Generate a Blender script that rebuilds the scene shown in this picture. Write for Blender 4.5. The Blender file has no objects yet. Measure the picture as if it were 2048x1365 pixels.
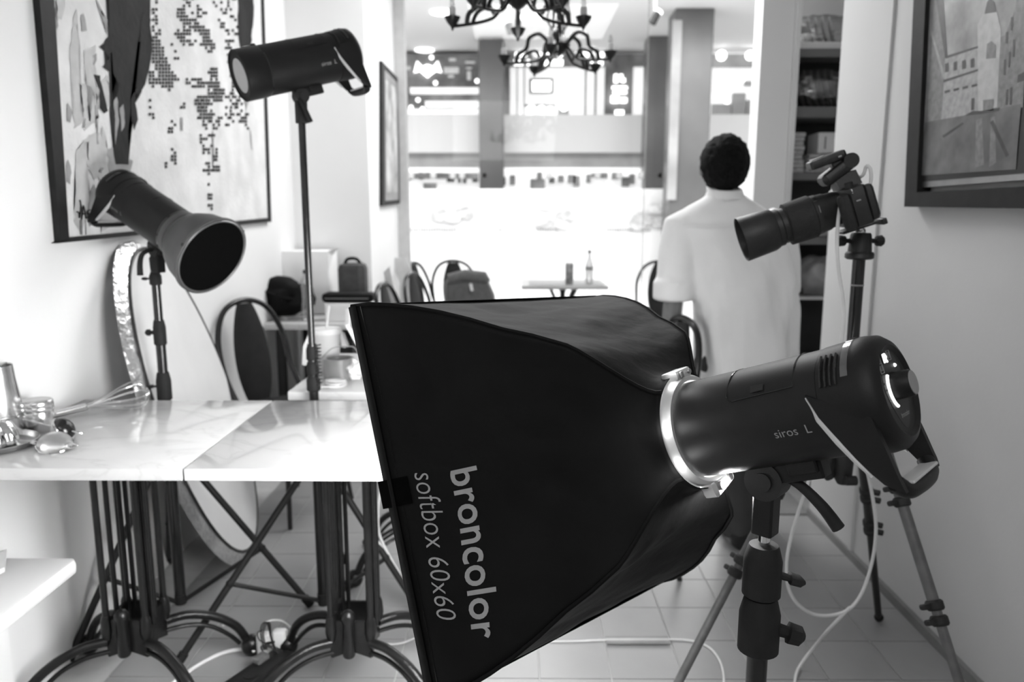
import bpy, bmesh, math, random
from math import sin, cos, pi, radians as R
from mathutils import Vector as V, Matrix as M
random.seed(7)
S = bpy.context.scene
COL = S.collection
# ---------------------------------------------------------------- camera, world, lights, exposure
PIT, YAW, F0, H0 = R(9.54), R(0.42), 1500.0, 1.3
cd = bpy.data.cameras.new('camera'); cam = bpy.data.objects.new('camera', cd); COL.objects.link(cam)
cam.location = (0, 0, H0); cam.rotation_euler = (pi/2-PIT, 0, YAW)
cd.sensor_width = 36; cd.lens = 36*F0/2048; cd.clip_start = .02; cd.clip_end = 200
cd.dof.use_dof = True; cd.dof.focus_distance = 1.08; cd.dof.aperture_fstop = cd.lens/6.3
S.camera = cam
S.view_settings.view_transform = 'Standard'; S.view_settings.look = 'None'
S.view_settings.gamma = 1; S.view_settings.use_curve_mapping = False
S.view_settings.exposure = 0.0
w = bpy.data.worlds.new('world'); S.world = w; w.use_nodes = True
w.node_tree.nodes['Background'].inputs[0].default_value = (1, 1, 1, 1)
w.node_tree.nodes['Background'].inputs[1].default_value = 0.35
S.cycles.max_bounces = 8; S.cycles.diffuse_bounces = 4; S.cycles.glossy_bounces = 4
S.cycles.transparent_max_bounces = 12; S.cycles.transmission_bounces = 6
S.cycles.caustics_reflective = False; S.cycles.caustics_refractive = False
S.cycles.sample_clamp_indirect = 6
S.cycles.use_denoising = True
def area(name, loc, size, power, target=None, rot=None):
    l = bpy.data.lights.new(name, 'AREA'); l.shape = 'RECTANGLE'; l.size, l.size_y = size; l.energy = power
    o = bpy.data.objects.new(name, l); COL.objects.link(o); o.location = loc
    if target is not None: o.rotation_euler = (V(target)-V(loc)).to_track_quat('-Z', 'Y').to_euler()
    return o
# added fill lights out of view: above the mall, in the room, behind the camera
area('mall_fill_light', (0, 9.5, 5.05), (14, 5), 700, (0, 9.5, 0))
area('mall_fill_light', (0, 12.9, 5.05), (20, 1.8), 750, (0, 12.9, 0))
area('room_fill_light', (0.2, 4.2, 2.95), (1.2, 1.2), 66, (0.2, 4.2, 0))
area('room_fill_light', (-.2, -.9, 2.6), (1.6, 1.0), 21, (0.2, 2.6, .7))
# ---------------------------------------------------------------- helpers
FW = V((-sin(YAW)*cos(PIT), cos(YAW)*cos(PIT), -sin(PIT))); RT = V((cos(YAW), sin(YAW), 0)); UP = RT.cross(FW)
C0 = V((0, 0, H0))
def ray(x, y): return FW + RT*((x-1024)/F0) - UP*((y-682.5)/F0)
def aY(x, y, Y): d = ray(x, y); return C0 + d*(Y/d.y)
def aZ(x, y, Z): d = ray(x, y); return C0 + d*((Z-H0)/d.z)
def aX(x, y, X): d = ray(x, y); return C0 + d*(X/d.x)

def mat(name, v, rough=.5, metal=0, emit=0, noise=None, bump=None, spec=None, sheen=0, coat=0):
    m = bpy.data.materials.new(name); m.use_nodes = True; nt = m.node_tree; b = nt.nodes['Principled BSDF']
    b.inputs['Base Color'].default_value = (v, v, v, 1); b.inputs['Roughness'].default_value = rough
    b.inputs['Metallic'].default_value = metal
    if spec is not None: b.inputs['Specular IOR Level'].default_value = spec
    if sheen: b.inputs['Sheen Weight'].default_value = sheen
    if coat: b.inputs['Coat Weight'].default_value = coat
    if emit:
        b.inputs['Emission Color'].default_value = (1, 1, 1, 1); b.inputs['Emission Strength'].default_value = emit
    tc = nt.nodes.new('ShaderNodeTexCoord')
    if noise:            # (scale, v2, detail)
        n = nt.nodes.new('ShaderNodeTexNoise'); n.inputs['Scale'].default_value = noise[0]; n.inputs['Detail'].default_value = noise[2] if len(noise) > 2 else 4
        r = nt.nodes.new('ShaderNodeValToRGB'); r.color_ramp.elements[0].color = (v, v, v, 1); v2 = noise[1]; r.color_ramp.elements[1].color = (v2, v2, v2, 1)
        r.color_ramp.elements[0].position = .35; r.color_ramp.elements[1].position = .68
        nt.links.new(tc.outputs['Object'], n.inputs['Vector']); nt.links.new(n.outputs['Fac'], r.inputs['Fac']); nt.links.new(r.outputs['Color'], b.inputs['Base Color'])
    if bump:             # (scale, strength)
        n = nt.nodes.new('ShaderNodeTexNoise'); n.inputs['Scale'].default_value = bump[0]; n.inputs['Detail'].default_value = 3
        bp = nt.nodes.new('ShaderNodeBump'); bp.inputs['Strength'].default_value = bump[1]; bp.inputs['Distance'].default_value = .01
        nt.links.new(tc.outputs['Object'], n.inputs['Vector']); nt.links.new(n.outputs['Fac'], bp.inputs['Height']); nt.links.new(bp.outputs['Normal'], b.inputs['Normal'])
    return m
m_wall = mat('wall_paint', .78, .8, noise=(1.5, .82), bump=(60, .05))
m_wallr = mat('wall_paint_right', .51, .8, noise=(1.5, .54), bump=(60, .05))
m_ceil = mat('ceiling_paint', .8, .9, noise=(2, .82))
m_grout = mat('grout', .50, .8, noise=(20, .44))
m_tile = mat('floor_tile', .26, .35, noise=(3, .30), bump=(30, .04))
m_skirt = mat('skirting_tile', .16, .5, noise=(9, .2))
m_blk = mat('black_coated_metal', .010, .5, noise=(14, .015), bump=(400, .05), spec=.35)
m_strobe = mat('black_powder_coat', .006, .48, noise=(30, .008), bump=(900, .06), spec=.28)
m_strobe2 = mat('black_plastic', .007, .5, noise=(30, .008), bump=(500, .05), spec=.25)
m_cloth = mat('black_nylon', .0045, .62, noise=(8, .007), bump=(22, .25), spec=.09)
m_rub = mat('black_rubber', .010, .7, noise=(40, .014), spec=.3)
m_iron = mat('cast_iron', .005, .32, noise=(25, .009), bump=(80, .12), spec=.35)
m_steel = mat('steel', .70, .26, 1, noise=(40, .62))
m_chrome = mat('chrome', .85, .08, 1, noise=(20, .8))
m_dull = mat('dull_metal', .35, .4, 1, noise=(20, .3))
m_tube = mat('dark_tube', .05, .22, .8, noise=(20, .04))
m_white = mat('white_plastic', .75, .4, noise=(20, .8))
m_wcable = mat('white_cable', .72, .5, noise=(30, .66))
m_bcable = mat('black_cable', .015, .5, noise=(30, .02))
m_silver = mat('silver_fabric', .8, .3, .9, noise=(9, .55), bump=(45, .8))
m_wfab = mat('white_fabric', .66, .7, noise=(5, .7), bump=(50, .1))
m_grey = mat('grey_plastic', .2, .5, noise=(20, .24))
m_lgrey = mat('light_grey', .5, .6, noise=(20, .45))
m_print = mat('pale_print', .31, .6, noise=(60, .28))
m_skin = mat('skin', .2, .55, noise=(12, .17), bump=(90, .1))
m_hair = mat('hair', .004, .75, noise=(60, .008), bump=(120, .8), spec=.12)
m_shirt = mat('white_shirt', .80, .8, noise=(6, .84), bump=(14, .35))
m_trou = mat('dark_trousers', .03, .8, noise=(10, .04), bump=(30, .3))
m_paper = mat('white_paper', .8, .6, noise=(8, .76))
m_card = mat('pale_cardboard', .82, .8, noise=(8, .78))
m_screen = mat('dark_glass_screen', .01, .08, noise=(4, .02))
m_led = mat('lit_display', .1, .5, emit=3, noise=(10, .12))
m_book = mat('napkin_pack', .55, .7, noise=(60, .4))
def glass_mat(name, tint=.94, gl=.08, rough=.02):
    m = bpy.data.materials.new(name); m.use_nodes = True; nt = m.node_tree; nt.nodes.clear()
    o = nt.nodes.new('ShaderNodeOutputMaterial'); t = nt.nodes.new('ShaderNodeBsdfTransparent'); g = nt.nodes.new('ShaderNodeBsdfGlossy'); x = nt.nodes.new('ShaderNodeMixShader')
    t.inputs[0].default_value = (tint, tint, tint, 1); g.inputs['Roughness'].default_value = rough; x.inputs[0].default_value = gl
    nt.links.new(t.outputs[0], x.inputs[1]); nt.links.new(g.outputs[0], x.inputs[2]); nt.links.new(x.outputs[0], o.inputs[0]); return m
m_glass = glass_mat('window_glass', .97, .015)
m_clear = glass_mat('clear_plastic', .8, .25, .12)
m_film = glass_mat('cling_film', .72, .3, .25)
def marble():
    m = mat('marble', .7, .07); nt = m.node_tree; b = nt.nodes['Principled BSDF']
    tc = nt.nodes.new('ShaderNodeTexCoord'); mp = nt.nodes.new('ShaderNodeMapping'); mp.inputs['Scale'].default_value = (1, 1.7, 1); mp.inputs['Rotation'].default_value = (0, 0, .5)
    n = nt.nodes.new('ShaderNodeTexNoise'); n.inputs['Scale'].default_value = 3.2; n.inputs['Detail'].default_value = 6; n.inputs['Distortion'].default_value = 1.6
    r = nt.nodes.new('ShaderNodeValToRGB'); e = r.color_ramp.elements
    e[0].position = .40; e[0].color = (.66, .66, .66, 1); e[1].position = .60; e[1].color = (.68, .68, .68, 1)
    k = e.new(.5); k.color = (.60, .60, .60, 1); k = e.new(.47); k.color = (.65, .65, .65, 1); k = e.new(.53); k.color = (.66, .66, .66, 1)
    nt.links.new(tc.outputs['Object'], mp.inputs[0]); nt.links.new(mp.outputs[0], n.inputs['Vector']); nt.links.new(n.outputs['Fac'], r.inputs['Fac']); nt.links.new(r.outputs['Color'], b.inputs['Base Color'])
    return m
m_marble = marble()

def frame_of(d):
    d = V(d).normalized(); a = V((0, 0, 1)) if abs(d.z) < .9 else V((0, 1, 0)); x = d.cross(a).normalized(); return x, d.cross(x)
def bez(pts, n=8):           # Catmull-Rom smoothing of a polyline
    P = [V(p) for p in pts]; o = []
    for i in range(len(P)-1):
        p0 = P[max(i-1, 0)]; p1 = P[i]; p2 = P[i+1]; p3 = P[min(i+2, len(P)-1)]
        for k in range(n):
            t = k/n; o.append(.5*((2*p1)+(p2-p0)*t+(2*p0-5*p1+4*p2-p3)*t*t+(3*p1-p0-3*p2+p3)*t**3))
    return o+[P[-1]]
class MB:
    def __init__(s, T=None): s.b = bmesh.new(); s.T = T or M.Identity(4)
    def v(s, p): return s.b.verts.new(s.T @ V(p))
    def f(s, vs):
        try: return s.b.faces.new(vs)
        except ValueError: return None
    def poly(s, pts): s.f([s.v(p) for p in pts]); return s
    def rings(s, rs, cap=True, closed=False):
        L = [[s.v(p) for p in r] for r in rs]; n = len(L[0]); m = len(L)
        for i in range(m if closed else m-1):
            a, c = L[i], L[(i+1) % m]
            for j in range(n): s.f([a[j], a[(j+1) % n], c[(j+1) % n], c[j]])
        if cap and not closed: s.f(L[0][::-1]); s.f(L[-1])
        return s
    def grid(s, rows):
        L = [[s.v(p) for p in r] for r in rows]
        for i in range(len(L)-1):
            for j in range(len(L[0])-1): s.f([L[i][j], L[i][j+1], L[i+1][j+1], L[i+1][j]])
        return s
    def box(s, lo, hi, bev=0, T=None):
        (x0, y0, z0), (x1, y1, z1) = lo, hi; old = s.T
        if T is not None: s.T = s.T @ T
        if bev <= 0:
            s.rings([[(x0, y0, z0), (x1, y0, z0), (x1, y1, z0), (x0, y1, z0)], [(x0, y0, z1), (x1, y0, z1), (x1, y1, z1), (x0, y1, z1)]])
        else:
            b = min(bev, (x1-x0)/2.01, (y1-y0)/2.01, (z1-z0)/2.01)
            def rr(i, z): 
                a = b-i
                return [(x0+b, y0+i, z), (x1-b, y0+i, z), (x1-i, y0+b, z), (x1-i, y1-b, z), (x1-b, y1-i, z), (x0+b, y1-i, z), (x0+i, y1-b, z), (x0+i, y0+b, z)]
            s.rings([rr(b*.98, z0), rr(b*.3, z0+b*.3), rr(0, z0+b), rr(0, z1-b), rr(b*.3, z1-b*.3), rr(b*.98, z1)])
        s.T = old; return s
    def tube(s, pts, r, n=8, closed=False, cap=True, flat=1.0):
        P = [V(p) for p in pts]; m = len(P); rs = []
        rad = r if isinstance(r, (list, tuple)) else [r]*m
        px = None
        for i in range(m):
            if closed: d = P[(i+1) % m]-P[i-1]
            else: d = P[min(i+1, m-1)]-P[max(i-1, 0)]
            if d.length < 1e-9: d = V((0, 0, 1))
            d.normalize()
            if px is None: x, y = frame_of(d)
            else:
                x = px-d*px.dot(d)
                if x.length < 1e-6: x, _ = frame_of(d)
                x.normalize(); y = d.cross(x)
            px = x
            rs.append([P[i]+x*rad[i]*cos(2*pi*k/n)+y*rad[i]*flat*sin(2*pi*k/n) for k in range(n)])
        return s.rings(rs, cap, closed)
    def cyl(s, a, b, r0, r1=None, n=20): return s.tube([a, b], [r0, r1 if r1 is not None else r0], n)
    def lathe(s, o, ax, prof, n=32, cap=True, squash=1):      # prof: (dist along axis, radius)
        o = V(o); d = V(ax).normalized(); x, y = frame_of(d)
        return s.rings([[o+d*h+x*r*cos(2*pi*k/n)+y*r*squash*sin(2*pi*k/n) for k in range(n)] for h, r in prof], cap)
    def sph(s, c, rx, ry=None, rz=None, n=16, m=10):
        ry = ry or rx; rz = rz or rx; c = V(c)
        return s.rings([[c+V((rx*sin(t)*cos(2*pi*k/n), ry*sin(t)*sin(2*pi*k/n), rz*cos(t))) for k in range(n)] for t in [pi*(i+.08)/(m+.16) for i in range(m+1)]])
    def torus(s, c, ax, Rr, r, n=32, k=8):
        x, y = frame_of(ax); c = V(c); return s.tube([c+x*Rr*cos(2*pi*i/n)+y*Rr*sin(2*pi*i/n) for i in range(n)], r, k, closed=True)
    def prism(s, pts, d):
        d = V(d); return s.rings([[V(p) for p in pts], [V(p)+d for p in pts]])
def rootloc(p):
    while p is not None:
        if p.parent is None: return V(p.location)
        p = p.parent
    return V((0, 0, 0))
def obj(name, mb, m, parent=None, smooth=True, local=False, label=None):
    me = bpy.data.meshes.new(name); b = mb.b if isinstance(mb, MB) else mb
    if parent is not None and not local: bmesh.ops.translate(b, verts=b.verts, vec=-rootloc(parent))
    bmesh.ops.recalc_face_normals(b, faces=b.faces)
    b.to_mesh(me); b.free(); me.materials.append(m)
    if smooth:
        for p in me.polygons: p.use_smooth = True
        try: me.set_sharp_from_angle(angle=R(38))
        except Exception: pass
    o = bpy.data.objects.new(name, me); COL.objects.link(o)
    if parent is not None: o.parent = parent
    if label: o['label'] = label
    return o
def thing(name, label, cat, loc=(0, 0, 0), rz=0, group=None):
    o = bpy.data.objects.new(name, None); COL.objects.link(o); o.location = loc; o.rotation_euler = (0, 0, rz); o.empty_display_size = .05
    return tag(o, label, cat, group)
def tag(o, label, cat, group=None):
    o['label'] = label; o['category'] = cat
    if group: o['group'] = group
    return o
def struct(name, mb, m, smooth=False):
    o = obj(name, mb, m, None, smooth); o['kind'] = 'structure'; return o
def dup(root, loc, rz, label, group=None):
    r = root.copy(); COL.objects.link(r); r.location = loc; r.rotation_euler = (0, 0, rz); r['label'] = label
    if group: r['group'] = group
    for ch in list(root.children):
        c = ch.copy(); COL.objects.link(c); c.parent = r
        for g in ch.children:
            d = g.copy(); COL.objects.link(d); d.parent = c
    return r
def text_bm(txt, size, fn, bold=0.0, shear=0.0, align='LEFT', sx=1.0, res=3, space=1.0):
    cu = bpy.data.curves.new('t', 'FONT'); cu.body = txt; cu.size = size; cu.offset = bold; cu.shear = shear; cu.align_x = align; cu.resolution_u = res; cu.space_character = space
    o = bpy.data.objects.new('t', cu); COL.objects.link(o)
    dg = bpy.context.evaluated_depsgraph_get(); me = bpy.data.meshes.new_from_object(o.evaluated_get(dg))
    b = bmesh.new(); b.from_mesh(me)
    bmesh.ops.triangulate(b, faces=b.faces)
    for v in b.verts: v.co = V(fn(v.co.x*sx, v.co.y))
    bpy.data.objects.remove(o); bpy.data.curves.remove(cu); bpy.data.meshes.remove(me)
    return b
def Tm(o, x, y, z):
    m = M.Identity(4)
    for i in range(3): m[i][0], m[i][1], m[i][2], m[i][3] = x[i], y[i], z[i], o[i]
    return m
# ---------------------------------------------------------------- the room shell
XL, XR, YG = -1.31, 1.285, 5.55
floor = struct('floor', MB().box((-1.5, -2.0, -.1), (2.6, 5.6, -.004)), m_grout)
t0 = MB().box((.0015, .0015, -.003), (.2053-.0015, .197-.0015, 0), .0012)
tile0 = obj('tile', t0, m_tile, floor, smooth=False)
tile0.location = (.68-.2053*9, 1.55, 0)
for i in range(-9, 4):
    for j in range(21):
        x = .68+.2053*i; y = 1.55+.197*j
        if (i, j) == (-9, 0): continue
        if x < XL-.2: continue
        c = tile0.copy(); COL.objects.link(c); c.location = (x, y, 0)
struct('wall_left', MB().box((-1.5, -2, 0), (XL, 4.45, 3)), m_wall)
struct('wall_left_return', MB().box((-1.5, 4.45, 0), (-.865, 4.75, 3)), m_wall)
struct('wall_left_pier', MB().box((-1.1, 4.75, 0), (-.865, 5.50, 3), 0), m_wall)
struct('trim_1', MB().box((-1.0, 5.50, 0), (-.79, 5.58, 3)), m_lgrey)
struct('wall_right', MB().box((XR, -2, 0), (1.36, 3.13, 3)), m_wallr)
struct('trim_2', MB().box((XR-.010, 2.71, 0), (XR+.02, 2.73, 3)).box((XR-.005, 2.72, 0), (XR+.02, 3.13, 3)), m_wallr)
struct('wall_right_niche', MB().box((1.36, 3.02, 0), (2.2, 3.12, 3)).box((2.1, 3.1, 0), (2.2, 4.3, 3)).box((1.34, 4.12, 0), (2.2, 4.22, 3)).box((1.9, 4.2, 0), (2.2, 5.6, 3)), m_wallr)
struct('wall_right_pier', MB().box((1.115, 3.62, 0), (1.262, 3.74, 3)), m_wall)
struct('trim_3', MB().box((1.263, 3.60, 0), (1.286, 3.76, 3)), mat('aluminium_edge', .8, .35, .3, noise=(4, .75)))
struct('baseboard_right', MB().box((XR-.016, -1, 0), (XR, 3.13, .032)).box((1.10, 3.13, 0), (1.285, 3.62, .006)), m_skirt)
struct('ceiling', MB().box((-1.5, -2, 3), (2.6, 5.6, 3.1)), m_ceil)
for k, (xa, xb) in enumerate(((-.79, .915), (.919, 1.93))):
    struct('window_%d' % (k+1), MB().box((xa, YG-.005, .02), (xb, YG+.005, 3)), m_glass)
struct('trim_4', MB().box((.913, YG-.012, .0), (.921, YG+.012, 3)), m_clear)
# ---------------------------------------------------------------- the mall outside
m_mfl = mat('mall_floor', .72, .25, noise=(1.2, .78)); m_mce = mat('mall_ceiling', .8, .9, noise=(.4, .82))
m_dark = mat('dark_stone', .115, .35, noise=(1.2, .15)); m_dark2 = mat('shop_dark', .10, .5, noise=(2.0, .3, 6))
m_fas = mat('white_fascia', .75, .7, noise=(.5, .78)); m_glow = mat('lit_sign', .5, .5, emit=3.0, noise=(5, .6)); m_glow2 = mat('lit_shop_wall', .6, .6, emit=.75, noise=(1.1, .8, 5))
m_mid = mat('shop_grey', .28, .6, noise=(1.5, .42, 5)); m_ban = mat('banner_white', .8, .7, noise=(.7, .83)); m_ph = mat('banner_photo', .42, .7, noise=(5, .8, 6))
struct('floor_mall', MB().box((-14, 5.6, -.1), (16, 19, 0)), m_mfl)
struct('ceiling_mall', MB().box((-14, 5.6, 5.1), (16, 19, 5.2)), m_mce)
struct('wall_mall_far', MB().box((-14, 18.9, 0), (16, 19, 5.1)), m_mid)
def bx(Y, x0, y0, x1, y1, d=.1, Z0=None):
    a = aY(x0, y0, Y); b = aY(x1, y1, Y); return ((a.x, Y, b.z if Z0 is None else Z0), (b.x, Y+d, a.z))
def pbox(Y, x0, y0, x1, y1, d=.1, Z0=None, mb=None, bev=0):
    lo, hi = bx(Y, x0, y0, x1, y1, d, Z0); return (mb or MB()).box(lo, hi, bev)
c1 = aY(1352, 15, 14.8).x; c2 = aY(1430, 15, 14.8).x
tag(obj('mall_column', MB().box((c1, 14.8, 0), (c2, 15.5, 5.1), .02), m_dark), 'broad dark column rising behind the head of the person in white', 'column')
p1 = aY(957, 90, 17.0).x; p2 = aY(1007, 90, 17.0).x
tag(obj('mall_column', MB().box((p1, 17.0, 1.8), (p2, 17.6, 5.1), .02), m_dark), 'dark narrow column beside the white-eared shop sign, left of the chandeliers', 'column')
p1 = aY(1297, 90, 17.0).x; p2 = aY(1345, 90, 17.0).x
tag(obj('mall_column', MB().box((p1, 17.0, 1.8), (p2, 17.6, 5.1), .02), m_dark), 'dark column right behind the broadest column, beside the stacked lit letters', 'column')
# pale steel edge of the broad column
struct('trim_5', pbox(14.75, 1346, 40, 1352, 400, .05), m_mid)
def pb(name, Y, x0, y0, x1, y1, d, m, parent, bev=0): return obj(name, pbox(Y, x0, y0, x1, y1, d, bev=bev), m, parent, False)
def ball(name, x, y, Y, r, m, parent): return obj(name, MB().sph(aY(x, y, Y), r, n=10, m=6), m, parent)
# balcony of the upper floor
bal = thing('balcony', 'long white balcony fascia of the upper floor across the mall', 'balcony', (0, 17.7, 2.7))
obj('fascia', pbox(17.7, 500, 230, 1900, 304, .5), m_fas, bal, False)
ld = MB()
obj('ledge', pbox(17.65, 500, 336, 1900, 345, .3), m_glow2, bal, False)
obj('soffit', pbox(17.95, 500, 304, 1900, 338, .2), m_mid, bal, False)
# upper shops
shop = thing('shop_front', 'dark shop with a white winged emblem above its counter, far left of the mall', 'shop', aY(880, 230, 18.3))
obj('sign_board', pbox(18.4, 640, 108, 958, 231, .3), m_dark2, shop, False)
em = MB(); E = lambda q: [aY(x, y, 18.37) for x, y in q]
em.prism(E([(828, 146), (834, 122), (846, 134), (852, 130), (858, 130), (866, 134), (876, 122), (884, 146), (872, 143), (862, 150), (855, 156), (848, 150), (840, 143)]), (0, -.03, 0))
obj('emblem', em, m_glow, shop, False)
m_st = mat('sign_text', .45, .6, emit=.25, noise=(9, .6))
for (x0, y0, x1, y1) in ((888, 134, 918, 147), (896, 150, 908, 155), (930, 122, 950, 127), (932, 134, 944, 138), (934, 142, 942, 160), (814, 132, 820, 140), (898, 116, 912, 122)):
    pb('sign_word', 18.36, x0, y0, x1, y1, .03, m_st, shop, .02)
for q in ((820, 175, 957, 186), (850, 202, 957, 213), (815, 218, 957, 228)): pb('counter', 18.2, *q, .2, m_glow2, shop)
for (x, y) in ((863, 115), (871, 166), (954, 162), (844, 140), (822, 215), (836, 200), (845, 218)): ball('spot', x, y, 18.0, .05, m_glow, shop)
cen = thing('shop_front', 'bright open shop under a row of glowing letters between the dark columns', 'shop', aY(1120, 230, 18.3))
obj('back_wall', pbox(18.6, 1007, 130, 1297, 231, .1), m_glow2, cen, False)
for q in ((1007, 108, 1297, 132), (1007, 132, 1020, 231), (1211, 132, 1264, 231)): pb('header', 18.45, *q, .2, m_dark2, cen)
for (a_, b_) in ((1028, 1046), (1054, 1062), (1068, 1076), (1082, 1126), (1182, 1206)):
    x = a_
    while x < b_-2: pb('lit_letter', 18.40, x, 119, min(x+5.5, b_), 131, .03, m_glow, cen, .01); x += 6.6
for (a_, b_) in ((1030, 1054), (1066, 1084), (1092, 1125), (1150, 1178), (1184, 1196), (1200, 1209)): pb('lit_panel', 18.40, a_, 104, b_, 114, .03, m_glow, cen, .02)
for (x0, y0, x1, y1) in ((1228, 148, 1236, 166), (1239, 148, 1246, 163), (1243, 156, 1251, 165), (1224, 172, 1255, 179), (1226, 182, 1254, 188), (1222, 191, 1238, 206), (1240, 195, 1254, 206), (1230, 220, 1248, 230)): pb('lit_letter', 18.36, x0, y0, x1, y1, .03, m_glow, cen, .03)
tv = MB(); pbox(18.3, 1059, 157, 1106, 186, .1, mb=tv); obj('screen_frame', tv, m_blk, cen, False)
obj('screen', pbox(18.27, 1064, 161, 1102, 183, .03), m_glow, cen, False)
for q in [(x, 133, x+2.5, 231) for x in (1033, 1047, 1170, 1190)]+[(1116, 218, 1138, 230), (1048, 208, 1112, 213)]: pb('shelving', 18.35, *q, .05, m_mid, cen)
for (x, y, r) in ((1153, 204, .09), (1063, 219, .1), (1083, 220, .1), (1100, 221, .09), (1127, 202, .12), (1128, 214, .1)): ball('globe', x, y, 18.2, r, m_glow, cen)
rs = thing('shop_front', 'busy shop with two round lamps seen to the right of the broadest column', 'shop', aY(1480, 230, 18.3))
obj('back_wall', pbox(18.5, 1345, 105, 1700, 231, .1), m_glow2, rs, False)
for q in ((1425, 108, 1530, 134), (1425, 208, 1462, 230), (1466, 186, 1490, 230), (1494, 200, 1530, 230), (1490, 162, 1520, 172)): pb('shelving', 18.3, *q, .1, m_mid, rs)
for (x, y, r) in ((1443, 111, .12), (1500, 111, .11), (1520, 96, .08), (1440, 150, .1), (1482, 157, .1), (1436, 192, .12), (1454, 202, .07)): ball('globe', x, y, 18.0, r, m_glow, rs)
# lower shops, a strip of goods behind the banner
goods = thing('kiosk_shelf', 'blurred row of dark boxes and white cups behind the white banner', 'shelf', aY(1080, 375, 17.2))
obj('back_panel', pbox(17.4, 700, 344, 1700, 392, .1), m_glow2, goods, False)
for i in range(30):
    x = 818+i*18.5+random.uniform(-5, 5); wd = random.uniform(6, 16); y = random.uniform(344, 356)
    if 1020 < x < 1060: continue
    pb('dark_box', 17.2, x, y, x+wd, y+random.uniform(8, 22), .1, m_dark2, goods)
for q in ((818, 346, 957, 358), (846, 366, 873, 378), (1060, 358, 1090, 378)): pb('dark_box', 17.1, *q, .1, m_dark2, goods)
for x in (822, 866, 905, 924, 969, 1098, 1196, 1240, 1283, 1320): pb('cup', 17.0, x-6, 344, x+6, 358, .15, m_fas, goods, .03)
# white advertising hoarding with round pictures
hoard = thing('banner_wall', 'long low white hoarding with round food pictures around the atrium', 'hoarding', (0, 15.6, 0))
a = aY(700, 378, 15.6); b = aY(1750, 378, 15.6)
obj('panel', MB().box((a.x, 15.6, 0), (b.x, 15.75, a.z)), m_ban, hoard, False)
random.seed(3)
for cx, cy, rx in ((898, 425, 50), (1106, 423, 47), (1292, 425, 43)):
    c = aY(cx, cy, 15.58); k = 15.6/F0
    obj('round_picture', MB().prism([(c.x+rx*k*cos(t*pi/16), 15.595, c.z+34*k*sin(t*pi/16)) for t in range(32)], (0, -.01, 0)), mat('picture_ground', .72, .7, noise=(2, .78)), hoard, False)
    for q in range(7):
        ox, oz = random.uniform(-.65, .7)*rx*k, random.uniform(-.75, .5)*34*k
        obj('printed_food', MB().prism([(c.x+ox+random.uniform(.7, 1.1)*.2*cos(t*pi/5), 15.58-.010*q, c.z+oz+random.uniform(.6, 1)*.13*sin(t*pi/5)) for t in range(10)], (0, -.006, 0)), m_ph, hoard, False)
tb = MB()
for x0, x1 in ((820, 915), (996, 1014), (1072, 1115), (1212, 1300)):
    x = x0
    while x < x1: pbox(15.58, x, 457, x+3, 461+random.uniform(0, 2.5), .01, mb=tb); x += 5
obj('caption', tb, mat('caption_grey', .35, .7, noise=(5, .4)), hoard, False)
# ceiling spot lights on the mall ceiling
def spot(x, y, Y, dx, label):
    p = aY(x, y, Y); t = thing('track_spotlight', label, 'spotlight', p)
    k = Y/F0
    obj('housing', MB().cyl(p+V((-dx*k, 0, -14*k)), p+V((dx*k, 0, 6*k)), 7*k, n=12), m_blk, t)
    obj('lens', MB().cyl(p+V((dx*k, 0, 6*k)), p+V((dx*1.5*k, 0, 10*k)), 8*k, n=12), m_glow, t)
    obj('stem', MB().cyl(p, p+V((0, 0, max(.05, 5.1-p.z))), .02, n=8), m_fas, t)
spot(1310, 32, 13.5, 5, 'small dark ceiling spotlight with a bright lens left of the broadest column')
spot(1019, 52, 13.5, -3, 'small dark ceiling spotlight hanging behind the nearer chandelier')
for (x, y, lab) in ((884, 24, 'flat round ceiling light left of the nearer chandelier'), (849, 100, 'round ceiling light above the emblem shop'), (1062, 34, 'flat round ceiling light seen between the two chandeliers')):
    p = aZ(x, y, 5.09); tag(obj('ceiling_light', MB().lathe(p, (0, 0, -1), [(0, .22), (.02, .22), (.03, .18)], 20), m_glow), lab, 'light')
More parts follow.
